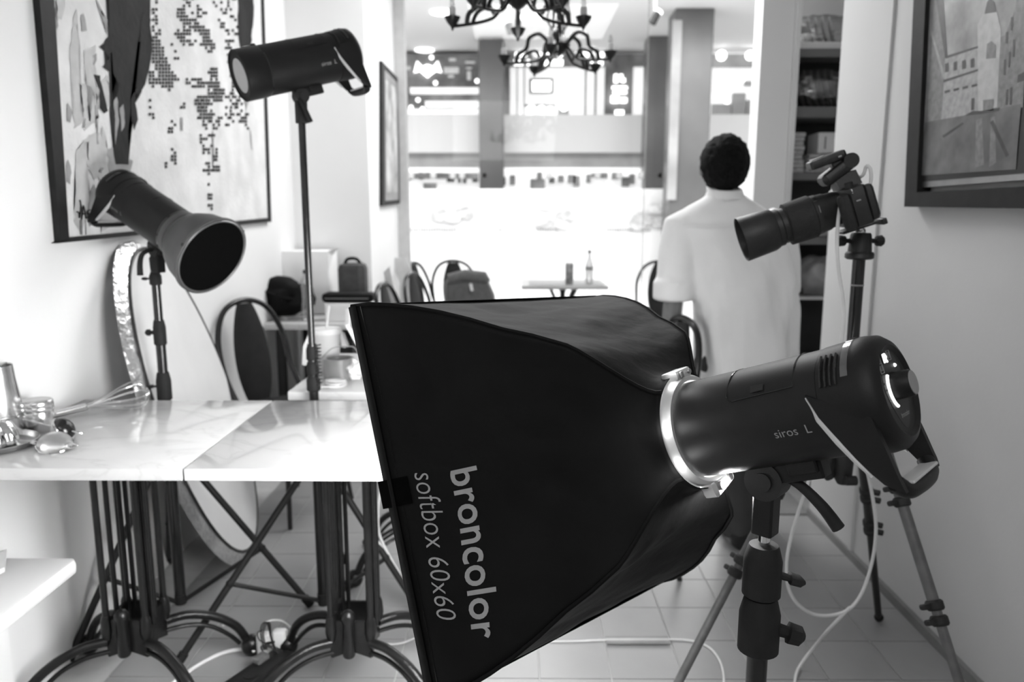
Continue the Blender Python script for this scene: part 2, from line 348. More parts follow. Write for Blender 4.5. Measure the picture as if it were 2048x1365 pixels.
# ---------------------------------------------------------------- studio flash heads, stands, softbox
def basis(a):
    a = V(a).normalized(); x = a.cross(V((0, 0, 1))).normalized(); return a, x, x.cross(a)
def flash_head(root, O, a, cap=False, front='ring', lit=True):
    a, x, z = basis(a); T = Tm(O, x, a, z); Yv = (0, 1, 0)
    B = lambda: MB(T)
    r = .069
    obj('body', B().lathe((0, 0, 0), Yv, [(.002, r-.004), (0, r), (-.214, r), (-.2145, r-.001)], 64), m_strobe, root)
    obj('rear_housing', B().lathe((0, 0, 0), Yv, [(-.215, r+.001), (-.262, r+.0035), (-.276, r+.001), (-.284, r-.006), (-.2865, r-.013), (-.282, r-.018), (-.281, .0005)], 64), m_strobe2, root)
    # battery cover outline, vents, sensor window
    def onb(phi, y, rr=r+.0008): return (-rr*cos(phi), y, rr*sin(phi))
    ln = MB(T)
    path = [onb(R(28), -.10), onb(R(36), -.092), onb(R(70), -.092), onb(R(110), -.092), onb(R(150), -.10)]
    ln.tube(bez(path, 6), .0007, 4); ln.tube([onb(R(28), -.10), onb(R(30), -.185)], .0006, 4); ln.tube(bez([onb(R(p), -.185) for p in (30, 60, 90, 120, 150)], 5), .0006, 4)
    obj('battery_cover_seam', ln, m_screen, root)
    lt = MB(T)
    lt.grid([[onb(R(p), y, r+.002) for y in (-.128, -.146)] for p in (33, 37, 41)]); obj('battery_latch', lt, m_blk, root)
    for k in range(4):
        vt = MB(T); vt.tube([onb(R(p), -.222-.0062*k, r+.0035) for p in (22, 30, 40, 50, 58)], .0016, 6); obj('vent_slot', vt, m_screen, root)
    vt = MB(T); vt.grid([[onb(R(p), y, r+.0048) for y in (-.2475, -.256)] for p in range(28, 152, 8)]); obj('sensor_window', vt, m_clear if lit else m_screen, root)
    # rear control panel
    rp = MB(T); pts = []
    for k in range(28):
        t = 2*pi*k/28; rx = .037; zz = .045*sin(t)+.006
        if sin(t) < 0: zz = .052*sin(t)+.006; rx = .037*(1+.35*sin(t))
        pts.append((rx*cos(t), -.2812, zz))
    rp.prism(pts, (0, -.0008, 0)); obj('control_panel', rp, m_blk, root)
    dl = obj('dial', B().lathe((-.002, -.281, .006), (0, -1, 0), [(0, .0175), (.020, .0165), (.022, .0150), (.0221, .001)], 32), m_strobe2, root)
    obj('dial_face', B().lathe((-.002, -.3032, .006), (0, -1, 0), [(0, .0145), (.0006, .0142)], 28), m_grey, dl)
    arc = [(-.002-.024*cos(t), -.2828, .004+.024*sin(t)) for t in [R(-62+12*k) for k in range(10)]]
    obj('dial_light', B().tube(arc, .0019, 6), m_led if lit else m_grey, root)
    dp = B().box((-.019, -.2834, .0345), (-.0045, -.2822, .0475), .001); ds = obj('display', dp, m_screen, root)
    if lit: pass
    if lit:
        dg = MB(T)
        dg.tube([(-.0165, -.2838, .0362), (-.0165, -.2838, .0462), (-.0105, -.2838, .0462), (-.0075, -.2838, .0425), (-.0105, -.2838, .0400), (-.0155, -.2838, .0400)], .0012, 6)
        dg.tube([(-.0105, -.2838, .0400), (-.0072, -.2838, .0362)], .0012, 6)
        obj('lit_symbol', dg, m_led, ds)
    for (x0, z0) in ((.001, .037), (-.0335, .0255)):
        fr = MB(T); q = [(x0, -.2824, z0), (x0+.0105, -.2824, z0), (x0+.0105, -.2824, z0+.0115), (x0, -.2824, z0+.0115)]
        fr.tube(q, .0005, 4, closed=True); fr.tube([(x0+.003, -.2824, z0+.003), (x0+.003, -.2824, z0+.009), (x0+.0075, -.2824, z0+.009), (x0+.0075, -.2824, z0+.003)], .0004, 4, closed=True)
        obj('printed_symbol', fr, m_grey, root)
    wf = MB(T)
    for q in (.003, .006, .009): wf.tube([(-.009+q*sin(t), -.2824, .0497+q*cos(t)*.6) for t in [R(-45+18*k) for k in range(6)]], .0005, 4)
    obj('printed_symbol', wf, m_grey, root)
    if lit: obj('ready_lamp', B().sph((.017, -.2825, .029), .0022, n=8, m=6), m_led, root)
    mk = MB(T); mk.box((-.033, -.2826, -.0085), (-.0225, -.2822, -.0075)); mk.box((-.031, -.2826, .004), (-.0285, -.2822, .006)); mk.box((-.032, -.2826, .012), (-.0295, -.2822, .014))
    obj('scale_mark', mk, m_grey, root)
    obj('lettering', text_bm('broncolor', .0085, lambda u, v: T @ V((u*.85-.012, -.2826, -.032+v))), m_print, root, smooth=False)
    for sg in (-1, 1):
        obj('lettering', text_bm('siros  L', .0165, lambda u, v: T @ V(((-1 if sg < 0 else 1)*(r+.0006)*cos((v)/r-R(20)), (-.147-u) if sg < 0 else (-.205+u), (r+.0006)*sin(v/r-R(20)))), bold=-.0001, sx=1.0), m_print, root, smooth=False)
    # handle: two side arms and a cross bar, pale inner edge
    for sg in (-1, 1):
        h = MB(T); sec = []
        for (y, z, hw) in HA:
            xo = sg*(.0700-.0005*abs(z)*0); xi = sg*.061; k = max(0, (-z-.08)/.05); xo -= sg*.016*k*k; xi -= sg*.014*k*k
            dy, dz = .85*hw, .5*hw
            sec.append([(xi, y-dy, z-dz), (xo, y-dy, z-dz), (xo+sg*.001, y, z), (xo, y+dy, z+dz), (xi, y+dy, z+dz)])
        obj('handle_arm', h.rings(sec), m_strobe2, root)
        e = MB(T); pt = [(sg*.0715, -.2128, .003)]+[(sg*(.0705-.016*max(0, (-z-.08)/.05)**2), y+.85*hw, z+.5*hw) for (y, z, hw) in HA[:-1]]
        e = MB(T); e.tube([V(p)+V((-sg*.004, .001, -.003)) for p in pt[1:]], [.0015, .0045, .005, .0042, .003], 6); obj('handle_edge', e, m_lgrey, root)
    cb = MB(T); cb.tube(bez([(-.058, -.270, -.098), (-.046, -.275, -.109), (-.02, -.278, -.112), (.02, -.278, -.112), (.046, -.275, -.109), (.058, -.270, -.098)], 4), .0105, 10, flat=1.0)
    obj('handle_bar', cb, m_strobe2, root)
    cb = MB(T); cb.box((-.048, -.287, -.103), (.048, -.265, -.099), .0015); obj('handle_lining', cb, m_lgrey, root)
    if cap:
        obj('front_cap', B().lathe((0, 0, 0), Yv, [(.003, r-.001), (.006, r+.001), (.068, r+.001), (.0705, r-.002), (.066, r-.004)], 64), m_strobe, root)
        obj('diffuser_disc', B().lathe((0, .062, 0), Yv, [(0, r-.004), (.002, r-.004), (.0045, r*.6), (.005, .001)], 48), m_lgrey, root)
        obj('seam_ring', B().lathe((0, 0, 0), Yv, [(-.001, r-.001), (.001, r+.0005), (.003, r-.0012), (.006, r-.001)], 48), m_screen, root)
        obj('latch_knob', B().lathe((0, .004, r-.002), (0, 0, 1), [(0, .007), (.006, .007), (.008, .004)], 14), m_blk, root)
    return T
HA = [(-.236, .002, .040), (-.242, -.026, .037), (-.251, -.052, .030), (-.259, -.074, .023), (-.266, -.091, .017), (-.271, -.103, .012)]
def bracket(root, T, yk, zt, lever, drop=.085, rail=(-.075, .03), kr=.021):
    kn = T @ V((0, yk, -.086))
    a = T.to_3x3() @ V((0, 1, 0)); x = (T.to_3x3() @ V((1, 0, 0))).normalized()
    br = MB(T); br.box((-.014, yk+rail[0], -.092), (.014, yk+rail[1], -.066), .003).box((-.019, yk+rail[0]+.004, -.082), (.019, yk+rail[0]+.045, -.062), .002)
    obj('mounting_rail', br, m_strobe2, root)
    k = MB(); k.cyl(kn-x*.016, kn+x*.016, kr, n=28); k.cyl(kn-x*.019, kn-x*.014, kr*.48, n=20); obj('tilt_joint', k, m_blk, root)
    s = MB(); fx = V((x.x, x.y, 0)).normalized(); fy = V((-fx.y, fx.x, 0))
    T2 = Tm(V((kn.x, kn.y, 0)), fx, fy, V((0, 0, 1)))
    s.T = T2; s.box((-.014, -.015, zt), (.014, .015, kn.z-.004), .003); obj('stand_socket', s, m_strobe2, root)
    lv = MB(); P = bez([kn+V(q) for q in lever], 5); lv.tube(P, [.0055+.0035*i/(len(P)-1) for i in range(len(P))], 10); obj('tilt_lever', lv, m_rub, root)
    return kn
def stand(label, x, y, sections, collars, hubz, legz, feet, legr=.0105, tube=None, knobs=True, knobdir=V((1, -.3, 0))):
    t = thing('light_stand', label, 'light stand', (x, y, 0)); tube = tube or m_tube
    for (z0, z1, r) in sections: obj('pole_section', MB().cyl((x, y, z0), (x, y, z1), r, n=20), tube, t)
    knobdir = knobdir.normalized()
    for i, (z0, z1, r) in enumerate(collars):
        c = obj('collar', MB().lathe((x, y, 0), (0, 0, 1), [(z0, r*.85), (z0+.003, r), (z0+(z1-z0)*.7, r), (z1-.004, r*.82), (z1, r*.75)], 24), m_rub, t)
        if knobs:
            zc = (z0+z1)/2; b = V((x, y, zc)); d = knobdir
            obj('locking_knob', MB().tube([b+d*r*.8, b+d*(r+.4*r), b+d*(r+.45*r), b+d*(r+1.0*r), b+d*(r+1.25*r)], [.35*r, .32*r, .56*r, .52*r, .2*r], 8, flat=1.0 if i % 2 else .5), m_rub, c)
    c = obj('spreader_hub', MB().lathe((x, y, 0), (0, 0, 1), [(hubz-.012, .018), (hubz+.02, .018), (hubz+.024, .014)], 20), m_rub, t)
    obj('leg_collar', MB().lathe((x, y, 0), (0, 0, 1), [(legz-.03, .024), (legz+.03, .024), (legz+.036, .018)], 20), m_rub, t)
    for f in feet:
        f = V(f); d = V((f.x-x, f.y-y, 0)); top = V((x, y, legz))+d.normalized()*.022; foot = V((f.x, f.y, .006))
        l = obj('leg', MB().cyl(top, foot, legr, n=12), m_blk, t)
        obj('rubber_foot', MB().cyl(foot+(top-foot)*.05, foot, legr*1.35, n=12), m_rub, l)
        m_ = top.lerp(foot, .62); hb = V((x, y, hubz))+d.normalized()*.016
        s = obj('spreader', MB().cyl(hb, m_, legr*.70, n=8), m_blk, t)
        obj('rivet', MB().sph(m_, legr*1.25, n=8, m=6), m_rub, s); obj('rivet', MB().sph(hb, .008, n=8, m=6), m_rub, s)
    return t
# --- softbox frame (fitted)
RG = V((.2612, 1.0655, .990)); AX = V((-.68295, .63756, -.3565)).normalized()
SE = V((.69582, .71634, -.0519)).normalized(); SW = SE.cross(AX).normalized()
TS = Tm(RG, SE, AX, SW); LS = .359
sbx = thing('softbox', 'big square black softbox with grey printed lettering in the foreground', 'softbox', RG)
def hprof(t):
    t = max(t, 0.0)
    for (a, b), (c, d) in zip(HP, HP[1:]):
        if t <= c: u = (t-a)/(c-a); return b+(d-b)*u
    return HP[-1][1]
HP = [(0, .30), (.1, .293), (.2, .281), (.3, .266), (.4, .248), (.5, .226), (.6, .200), (.7, .180), (.8, .155), (.88, .131), (.95, .106), (1.0, .080), (9, .08)]
import mathutils.noise as mn
CN = [(-1, 1), (1, 1), (1, -1), (-1, -1)]       # near-top, far-top, far-bottom, near-bottom
def soft_pt(k, t, s, off=0):
    a, b = CN[k], CN[(k+1) % 4]; h = hprof(t)
    sq = V((a[0]*(1-s)+b[0]*s, 0, a[1]*(1-s)+b[1]*s))*h
    ang = math.atan2(a[1], a[0])*(1-s)+s*(math.atan2(a[1], a[0])-pi/2)
    ci = V((cos(ang), 0, sin(ang)))*.086
    m = max(0, min(1, (t-.80)/.20)); m = m*m*(3-2*m)
    p = sq*(1-m)+ci*m
    n = V(((a[0]+b[0])/2, 0, (a[1]+b[1])/2)).normalized()
    e = 4*s*(1-s); bump = 1-m
    sag = -.020*e*min(1, max(t, 0)*4)*bump; tt = min(1, max(t, 0)*8)
    wr = .0045*sin(9*t+5*s+k*2)+.006*mn.noise(V((t*2.2, s*2.0+k*7, k)))+.0035*mn.noise(V((t*3-s*8, s*3+t*9, k*3.1)))
    p += n*(sag+wr*e*tt*bump+off)
    p.y = LS*(1-t)
    return TS @ p
for k in range(4):
    g = MB(); g.grid([[soft_pt(k, t/44, s/36) for s in range(37)] for t in range(45)])
    o = obj('fabric_panel', g, m_cloth, sbx); sd = o.modifiers.new('s', 'SOLIDIFY'); sd.thickness = .0012; sd.offset = 0
    # rod sleeve seam along each corner
    sm = MB(); sm.tube([soft_pt(k, t/40, 0, .002) for t in range(41)], .0032, 6); obj('rod_seam', sm, m_cloth, sbx)
    # front hem
    hm = MB(); hm.grid([[TS @ (V((CN[k][0]*(1-s/20)+CN[(k+1) % 4][0]*s/20, 0, CN[k][1]*(1-s/20)+CN[(k+1) % 4][1]*s/20))*(.3015)+V((0, y, 0))) for s in range(21)] for y in (LS-.012, LS-.002, LS+.007)])
    o = obj('front_hem', hm, m_cloth, sbx); sd = o.modifiers.new('s', 'SOLIDIFY'); sd.thickness = .002
    st = MB(); st.tube([soft_pt(k, .055, s/20, .0012) for s in range(21)], .0008, 4); obj('hem_stitch', st, m_screen, sbx)
obj('diffuser', MB(TS).box((-.262, LS-.040, -.262), (.262, LS-.038, .262)), mat('glowing_diffuser', .8, .6, emit=30.0, noise=(2, .82)), sbx, False)
sp = MB(); sp.grid([[soft_pt(3, t, s, .003) for t in (-.055, 0, .05, .10)] for s in (.475, .50, .525, .545)]); obj('strap', sp, mat('black_hook_tape', .002, .9, noise=(50, .003), spec=.02), sbx)
def on_near(d, z, off=.002):
    t = max(0.0, d/LS); h = hprof(t); return soft_pt(3, t, .5+z/(2*h), off)     # panel 3 runs near-bottom -> near-top
obj('lettering', text_bm('broncolor', .0625, lambda u, v: on_near(.092+v*.93-u*.02, .022-u), bold=.0009, space=1.03, sx=.91, res=4), m_print, sbx, smooth=False, label='grey printed word on the side panel')
obj('lettering', text_bm('softbox 60x60', .041, lambda u, v: on_near(.045+v-u*.02, .030-u), shear=.25, sx=.90, bold=-.0004, res=4), m_print, sbx, smooth=False)
m_ring = mat('brushed_ring', .6, .38, .55, noise=(14, .6))
# speed ring: flat silver ring with rod sockets
rg = obj('speed_ring', MB(TS).lathe((0, 0, 0), (0, 1, 0), [(-.012, .0715), (-.012, .077), (-.006, .081), (.012, .083), (.014, .082), (.012, .073), (-.012, .0715)], 64, cap=False), m_ring, sbx)
for q in (97, 12, -72):
    t = R(q); c = V((cos(t), 0, sin(t))); tg = V((-sin(t), 0, cos(t)))
    TT = TS @ Tm(c*.082, tg*(1.35 if q < 0 else 1), V((0, 1.2, 0)), c*(1.9 if q < 0 else 1))
    b = obj('rod_socket', MB(TT).box((-.023, -.009, -.006), (.023, .014, .009), .004), m_ring, sbx)
    obj('socket_screw', MB(TT).cyl((-.013, -.012, .002), (-.013, -.009, .002), .0035, n=10).box((.006, -.0125, -.003), (.014, -.0095, .006), .001), m_dull, b)
# light spilling from the gap between ring and fabric
for (q, e) in ((-68, 5.0), (172, .14), (215, .16), (110, .10)):
    t = R(q); l = bpy.data.lights.new('ring_spill', 'POINT'); l.energy = e*.5; l.shadow_soft_size = .014
    o = bpy.data.objects.new('ring_spill', l); COL.objects.link(o); o.location = TS @ V((.100*cos(t), -.006, .100*sin(t)))
# --- flash in front
f1 = thing('studio_flash', 'large black studio flash with pale lettering attached behind the softbox', 'studio flash', RG)
T1 = flash_head(f1, RG-AX*.004, AX)
kn1 = bracket(f1, T1, -.085, .862, [(.006, -.01, .012), (.03, -.03, .005), (.055, -.05, -.018), (.075, -.06, -.045)], rail=(-.085, .01), kr=.027)
obj('spigot', MB().cyl((kn1.x, kn1.y, .846), (kn1.x, kn1.y, .875), .008, n=16), m_chrome, f1)
zp = lambda x, y, Y: aY(x, y, Y).z
a1 = thing('dummy', 'x', 'x')
bpy.data.objects.remove(a1)
fx_, fy_ = kn1.x, kn1.y
stand('thick black light stand in the foreground carrying the softbox and flash', fx_, fy_, [(.35, .69, .0145), (.05, .36, .018), (.68, .80, .0125)],
      [(.770, .846, .0265), (.685, .768, .0285)], .06, .34, [(fx_+.34, fy_-.1, 0), (fx_-.12, fy_+.33, 0), (fx_-.2, fy_-.3, 0)], legr=.009, knobdir=V((1, -.15, -.25)))
# --- flash upper left
x2 = aY(613, 800, 2.245).x
def aim(px, py, dx, dy, f):
    v = ray(px, py).normalized(); xr = (RT-v*RT.dot(v)).normalized(); yu = xr.cross(v); q = math.hypot(dx, dy)
    return (xr*dx-yu*dy)*(math.sqrt(1-f*f)/q)-v*f
f2a = aim(480, 150, -236, 47, .32)
ax2 = aY(597, 131, 2.245); ax2.x = x2
f2 = thing('studio_flash', 'black studio flash aimed left, high on the stand near the big painting', 'studio flash', ax2)
T2 = flash_head(f2, ax2+V(f2a).normalized()*.085, f2a, cap=True, lit=False)
kn2 = bracket(f2, T2, -.085, zp(600, 246, 2.245), [(0, -.016, -.01), (.012, -.02, -.03), (.03, -.02, -.075)], rail=(-.07, .018))
stand('tall slim black light stand behind the right marble table, holding the upper flash', kn2.x, kn2.y,
      [(zp(613, 700, 2.245), zp(590, 240, 2.245)+.01, .0105), (zp(613, 830, 2.245), zp(613, 690, 2.245), .0145), (.05, zp(613, 830, 2.245), .0165)],
      [(zp(613, 722, 2.245), zp(613, 692, 2.245), .018), (zp(613, 752, 2.245), zp(613, 724, 2.245), .019), (zp(613, 784, 2.245), zp(613, 754, 2.245), .021)],
      .07, zp(613, 925, 2.245), [aZ(355, 1332, 0), aZ(845, 1235, 0), (kn2.x-.03, kn2.y+.40, 0)], knobs=False)
cc = MB(); cc.tube([(kn2.x+.022+.008*cos(t), kn2.y-.012+.008*sin(t), zp(613, 690, 2.245)-.0011*t*1.55) for t in [i*.5 for i in range(150)]], .0022, 5)
tag(obj('spiral_cable', cc, m_bcable), 'dark coiled cord hanging along the slim stand by the plastic cup', 'cord')
# --- flash with reflector, left
b3 = aY(330, 800, 2.25)
f3a = aim(355, 465, 182, 143, .67)
O3 = aY(356, 466, 2.20)
f3 = thing('studio_flash', 'black studio flash with a bell-shaped grey reflector pointing towards the room', 'studio flash', O3)
T3 = flash_head(f3, O3, f3a, lit=False)
rf = obj('reflector_bell', MB(T3).lathe((0, 0, 0), (0, 1, 0), [(.0, .066), (.004, .071), (.024, .072), (.0265, .069), (.029, .074), (.050, .089), (.085, .105), (.122, .113), (.136, .116), (.139, .120), (.147, .120), (.148, .1165), (.134, .111), (.06, .085), (.02, .06)], 72, cap=False), mat('grey_enamel', .06, .45, noise=(30, .07)), f3)
obj('rim_band', MB(T3).torus((0, .1485, 0), (0, 1, 0), .1125, .0028, 64, 6), m_dull, f3)
obj('honeycomb_grid', MB(T3).lathe((0, .142, 0), (0, 1, 0), [(0, .111), (.002, .111)], 48), mat('black_grid', .002, .9, noise=(200, .004), spec=.03), f3)
obj('seam_ring', MB(T3).lathe((0, 0, 0), (0, 1, 0), [(-.004, .0695), (.001, .0700), (.004, .0675)], 48), m_screen, f3)
for t in (R(20), R(140), R(260)): obj('rim_clip', MB(T3).box((.118*cos(t)-.003, .140, .118*sin(t)-.003), (.121*cos(t)+.003, .147, .121*sin(t)+.003), .001), m_blk, rf)
kn3 = bracket(f3, T3, -.06, zp(315, 545, 2.25), [(-.012, -.014, 0), (-.03, -.03, -.012), (-.040, -.03, -.04), (-.042, -.03, -.075)], rail=(-.03, .03))
p3 = (b3.x, b3.y)
hh = obj('swivel_arm', MB().tube([kn3-V((0, 0, .01)), V((b3.x, b3.y, kn3.z-.03)), V((b3.x, b3.y, zp(315, 545, 2.25)))], [.015, .014, .012], 10), m_rub, f3)
stand('black light stand in front of the white reflector disc, holding the belled flash', b3.x, b3.y,
      [(zp(330, 640, 2.25), zp(330, 540, 2.25), .0125), (zp(330, 745, 2.25), zp(330, 640, 2.25), .0145), (zp(340, 900, 2.25), zp(330, 745, 2.25), .0165), (.06, zp(340, 900, 2.25), .0175)],
      [(zp(330, 570, 2.25), zp(330, 545, 2.25), .0175), (zp(330, 690, 2.25), zp(330, 640, 2.25), .0185), (zp(330, 800, 2.25), zp(330, 745, 2.25), .022)],
      .07, zp(343, 899, 2.25), [aZ(322, 1127, 0)+V((.03, 0, 0)), aZ(622, 1214, 0), aZ(108, 1325, 0)+V((.045, 0, 0))], knobdir=V((-1, -.2, 0)))
# ---------------------------------------------------------------- reflector disc
rc = V((-1.171, 2.70, .599)); rn = V((.96275, .14965, .22521)); rh = V((-.20476, .94745, .24579)); rv = V((-.17659, -.28274, .9428))
rd = thing('reflector_disc', 'large oval white fabric reflector leaning on the left wall', 'reflector', (rc.x, rc.y, 0))
N = 72; E_ = lambda i, s, o=0: rc+rh*.422*s*cos(2*pi*i/N)+rv*.615*s*sin(2*pi*i/N)+rn*o
obj('white_panel', MB().prism([E_(i, .985) for i in range(N)], rn*-.004), m_wfab, rd)
obj('rim', MB().tube([E_(i, 1) for i in range(N)], .0045, 6, closed=True), m_bcable, rd)
sl = MB(); sl.grid([[E_(i, 1.0, -.003), E_(i, 1.05+.012*mn.noise(V((i*.5, 0, 0))), -.014), E_(i, 1.075+.02*max(0, -cos(2*pi*i/N)), -.03), E_(i, 1.0, -.036)] for i in range(N+1)])
obj('silver_edge', sl, m_silver, rd)
cl = MB(); q = aY(262, 500, 2.33)
cl.tube(bez([q+V((.02, 0, -.01)), q+V((.0, -.01, .03)), q+V((-.02, 0, .03)), q+V((-.035, 0, .01))], 4), .009, 8).tube(bez([q+V((.03, 0, -.06)), q+V((.045, -.01, -.03)), q+V((.05, 0, .02)), q+V((.02, 0, .05))], 4), .012, 8)
# ---------------------------------------------------------------- marble tables with cast-iron bases
def iron_base(root, cx, cy, zt=.722):
    x0, x1, y0, y1, zb = cx-.052, cx+.052, cy-.052, cy+.052, .242
    rods = [(x0, y0, .0085), (x1, y0, .0095), (x0, y1, .0085), (x1, y1, .0085), (x0, cy, .007), (x1, cy, .007), (x1+.012, y0+.018, .006), (x1-.004, y0+.026, .006), (x0+.012, y1-.012, .006), (x0+.024, y1, .006)]
    for (x, y, r) in rods: obj('column', MB().cyl((x, y, zb-.02), (x, y, zt-.02), r, n=12), m_iron, root)
    top = MB()
    for (a, b) in (((x0, y0), (x1, y0)), ((x1, y0), (x1, y1)), ((x1, y1), (x0, y1)), ((x0, y1), (x0, y0))):
        d = V((b[0]-a[0], b[1]-a[1], 0)).normalized(); n = V((-d.y, d.x, 0))
        top.prism([V((a[0], a[1], zt-.012))-n*.003, V((a[0], a[1], zt))-n*.003, V((b[0], b[1], zt))-n*.003, V((b[0], b[1], zt-.012))-n*.003], n*.006)
    top.box((cx-.17, cy-.02, zt-.004), (cx+.17, cy+.02, zt+.001)).box((cx-.02, cy-.17, zt-.004), (cx+.02, cy+.17, zt+.001))
    obj('top_plate', top, m_iron, root)
    for (x, y, r) in rods[:4]:
        obj('top_boss', MB().cyl((x, y, zt-.035), (x, y, zt-.008), .013, n=12), m_iron, root)
        obj('bolt', MB().sph((x+.0, y-.013, zt-.02), .0045, n=8, m=6), m_chrome, root)
        obj('lower_boss', MB().lathe((x, y, 0), (0, 0, 1), [(zb-.055, .011), (zb-.03, .016), (zb, .014), (zb+.012, .010)], 14), m_iron, root)
    web = MB()
    for (a, b) in (((x0, y0), (x1, y0)), ((x1, y0), (x1, y1)), ((x1, y1), (x0, y1)), ((x0, y1), (x0, y0))):
        A, B = V((a[0], a[1], 0)), V((b[0], b[1], 0)); n = (B-A).cross(V((0, 0, 1))).normalized()*.004
        prof = [A+V((0, 0, zb)), B+V((0, 0, zb)), B+V((0, 0, zb-.105)), A.lerp(B, .5)+V((0, 0, zb-.085)), A+V((0, 0, zb-.105))]
        web.prism([p-n for p in prof], n*2)
    obj('base_web', web, m_iron, root)
    obj('hub_post', MB().lathe((cx-.004, y0-.012, 0), (0, 0, 1), [(zb-.095, .014), (zb-.09, .0165), (zb+.0, .015), (zb+.01, .019), (zb+.022, .0185), (zb+.034, .011), (zb+.038, .002)], 20), m_iron, root)
    for (sx, sy) in ((-1, -1), (1, -1), (1, 1), (-1, 1)):
        c = V((cx+sx*.054, cy+sy*.054, 0)); d = V((sx*1.0, sy*.62, 0)).normalized(); up = V((0, 0, 1))
        P = bez([c+up*.180, c+d*.06+up*.180, c+d*.13+up*.152, c+d*.185+up*.105, c+d*.215+up*.045], 5)
        lg = obj('leg', MB().tube(P, [.013, .0125]+[.0125]*(len(P)-4)+[.0135, .015], 10), m_iron, root)
        P = bez([c-d*.02+up*.150, c+d*.05+up*.150, c+d*.11+up*.130, c+d*.16+up*.088, c+d*.19+up*.05], 5)
        obj('leg_brace', MB().tube(P, .0065, 8), m_iron, lg)
        f = c+d*.222
        pw = MB(); pw.sph(f+up*.034, .029, .029, .032, 12, 8).sph(f+d*.018+up*.022, .020, .020, .021, 10, 6)
        sd_ = V((-d.y, d.x, 0))
        for q in (-1, 0, 1): pw.sph(f+d*.032+sd_*q*.015+up*.012, .011, .011, .012, 8, 6)
        obj('paw_foot', pw, m_iron, lg)
def marble_top(root, lo, hi):
    obj('marble_top', MB().box(lo, hi, .003), m_marble, root)
ta = thing('marble_table', 'left marble-topped bistro table with whisk and sieves on it', 'table', (-1.036, 1.88, 0))
marble_top(ta, (-1.306, 1.571, .722), (-.737, 2.19, .75)); iron_base(ta, -1.036, 1.88)
tb_ = thing('marble_table', 'right marble-topped bistro table, bare, partly behind the softbox', 'table', (-.44, 1.88, 0))
marble_top(tb_, (-.734, 1.571, .722), (-.14, 2.19, .75)); iron_base(tb_, -.44, 1.88)
tc_ = thing('marble_table', 'white square table behind the bare marble table, with cup and cable', 'table', (-.52, 2.66, 0))
lx = aZ(571, 787, .75).x
marble_top(tc_, (lx, 2.30, .722), (-.22, 2.97, .75)); iron_base(tc_, -.33, 2.64)
# far white table against the wall
td = thing('white_table', 'white table by the far left wall loaded with bags and boxes', 'table', (-.9, 4.0, 0))
obj('table_top', MB().box((-1.30, 3.80, .718), (-.78, 4.42, .75), .003), m_marble, td)
for (x, y) in ((-1.24, 3.87), (-.83, 3.87), (-.83, 4.36), (-1.24, 4.36)): obj('leg', MB().box((x-.02, y-.02, 0), (x+.02, y+.02, .718), .003), m_blk, td)
tp = thing('dark_block', 'black block filling the dark area under the far white table', 'block', (-.99, 4.1, 0))  # added block stands in for the dark area under the table
obj('block_body', MB().box((-1.10, 3.92, 0), (-.88, 4.30, .66), .02), m_blk, tp)
obj('block_handle', MB().tube(bez([(-1.04, 4.0, .655), (-1.04, 4.0, .685), (-.94, 4.0, .685), (-.94, 4.0, .655)], 5), .006, 8), m_rub, tp)
# ---------------------------------------------------------------- paintings
def flat(root, name, plane, polys, m, off=0):
    g = MB()
    for q in polys: g.poly([plane(x, y, off) for x, y in q])
    return obj(name, g, m, root, False)
pt = thing('abstract_painting', 'huge abstract painting in a black frame on the left wall', 'painting', (XL, 3.1, 1.25))
PX = XL+.014
def PP(x, y, o=0): return aX(x, y, PX+.001+o)
def fr_strip(root, name, pts, X0, X1, m):     # prism between two planes parallel to the wall
    g = MB(); g.prism([aX(x, y, X1) for x, y in pts], (X0-X1, 0, 0)); return obj(name, g, m, root, False)
m_fr = mat('black_frame', .010, .6, noise=(20, .016), spec=.2)
yT = -150
fr_strip(pt, 'canvas', [(98, yT), (133, 480), (541, 442), (522, yT)], XL+.002, PX, mat('canvas_white', .74, .75, noise=(7, .60, 8), bump=(60, .3)))
for nm, q in (('frame_side', [(66, yT), (122, 486), (139, 482), (99, yT)]), ('frame_side', [(519, yT), (538, 442), (543, 444), (524, yT)]), ('frame_bottom', [(115, 487), (543, 444), (538, 436), (134, 476)])):
    fr_strip(pt, nm, q, XL+.001, PX+.006, m_fr)
m_pd = mat('paint_black', .012, .7, noise=(9, .02), bump=(40, .2), spec=.15); m_pg = mat('paint_pale_grey', .42, .6, noise=(25, .5)); m_pm = mat('paint_mid_grey', .2, .6, noise=(18, .3)); m_pw = mat('paint_white', .74, .6, noise=(20, .70))
random.seed(11)
def jag(pts, a=3):
    o = []
    for i in range(len(pts)):
        p, q = pts[i], pts[(i+1) % len(pts)]; n = max(1, int(math.hypot(q[0]-p[0], q[1]-p[1])/9))
        for k in range(n): o.append((p[0]+(q[0]-p[0])*k/n+random.uniform(-a, a)*.6, p[1]+(q[1]-p[1])*k/n+random.uniform(-a, a)*.5))
    return o
def stroke(name, polys, m, off, a=3):
    g = MB()
    for q in polys:
        vs = [g.v(PP(x, y, off)) for x, y in jag(q, a)]; fc = g.f(vs)
        if fc: bmesh.ops.triangulate(g.b, faces=[fc])
    return obj(name, g, m, pt, False)
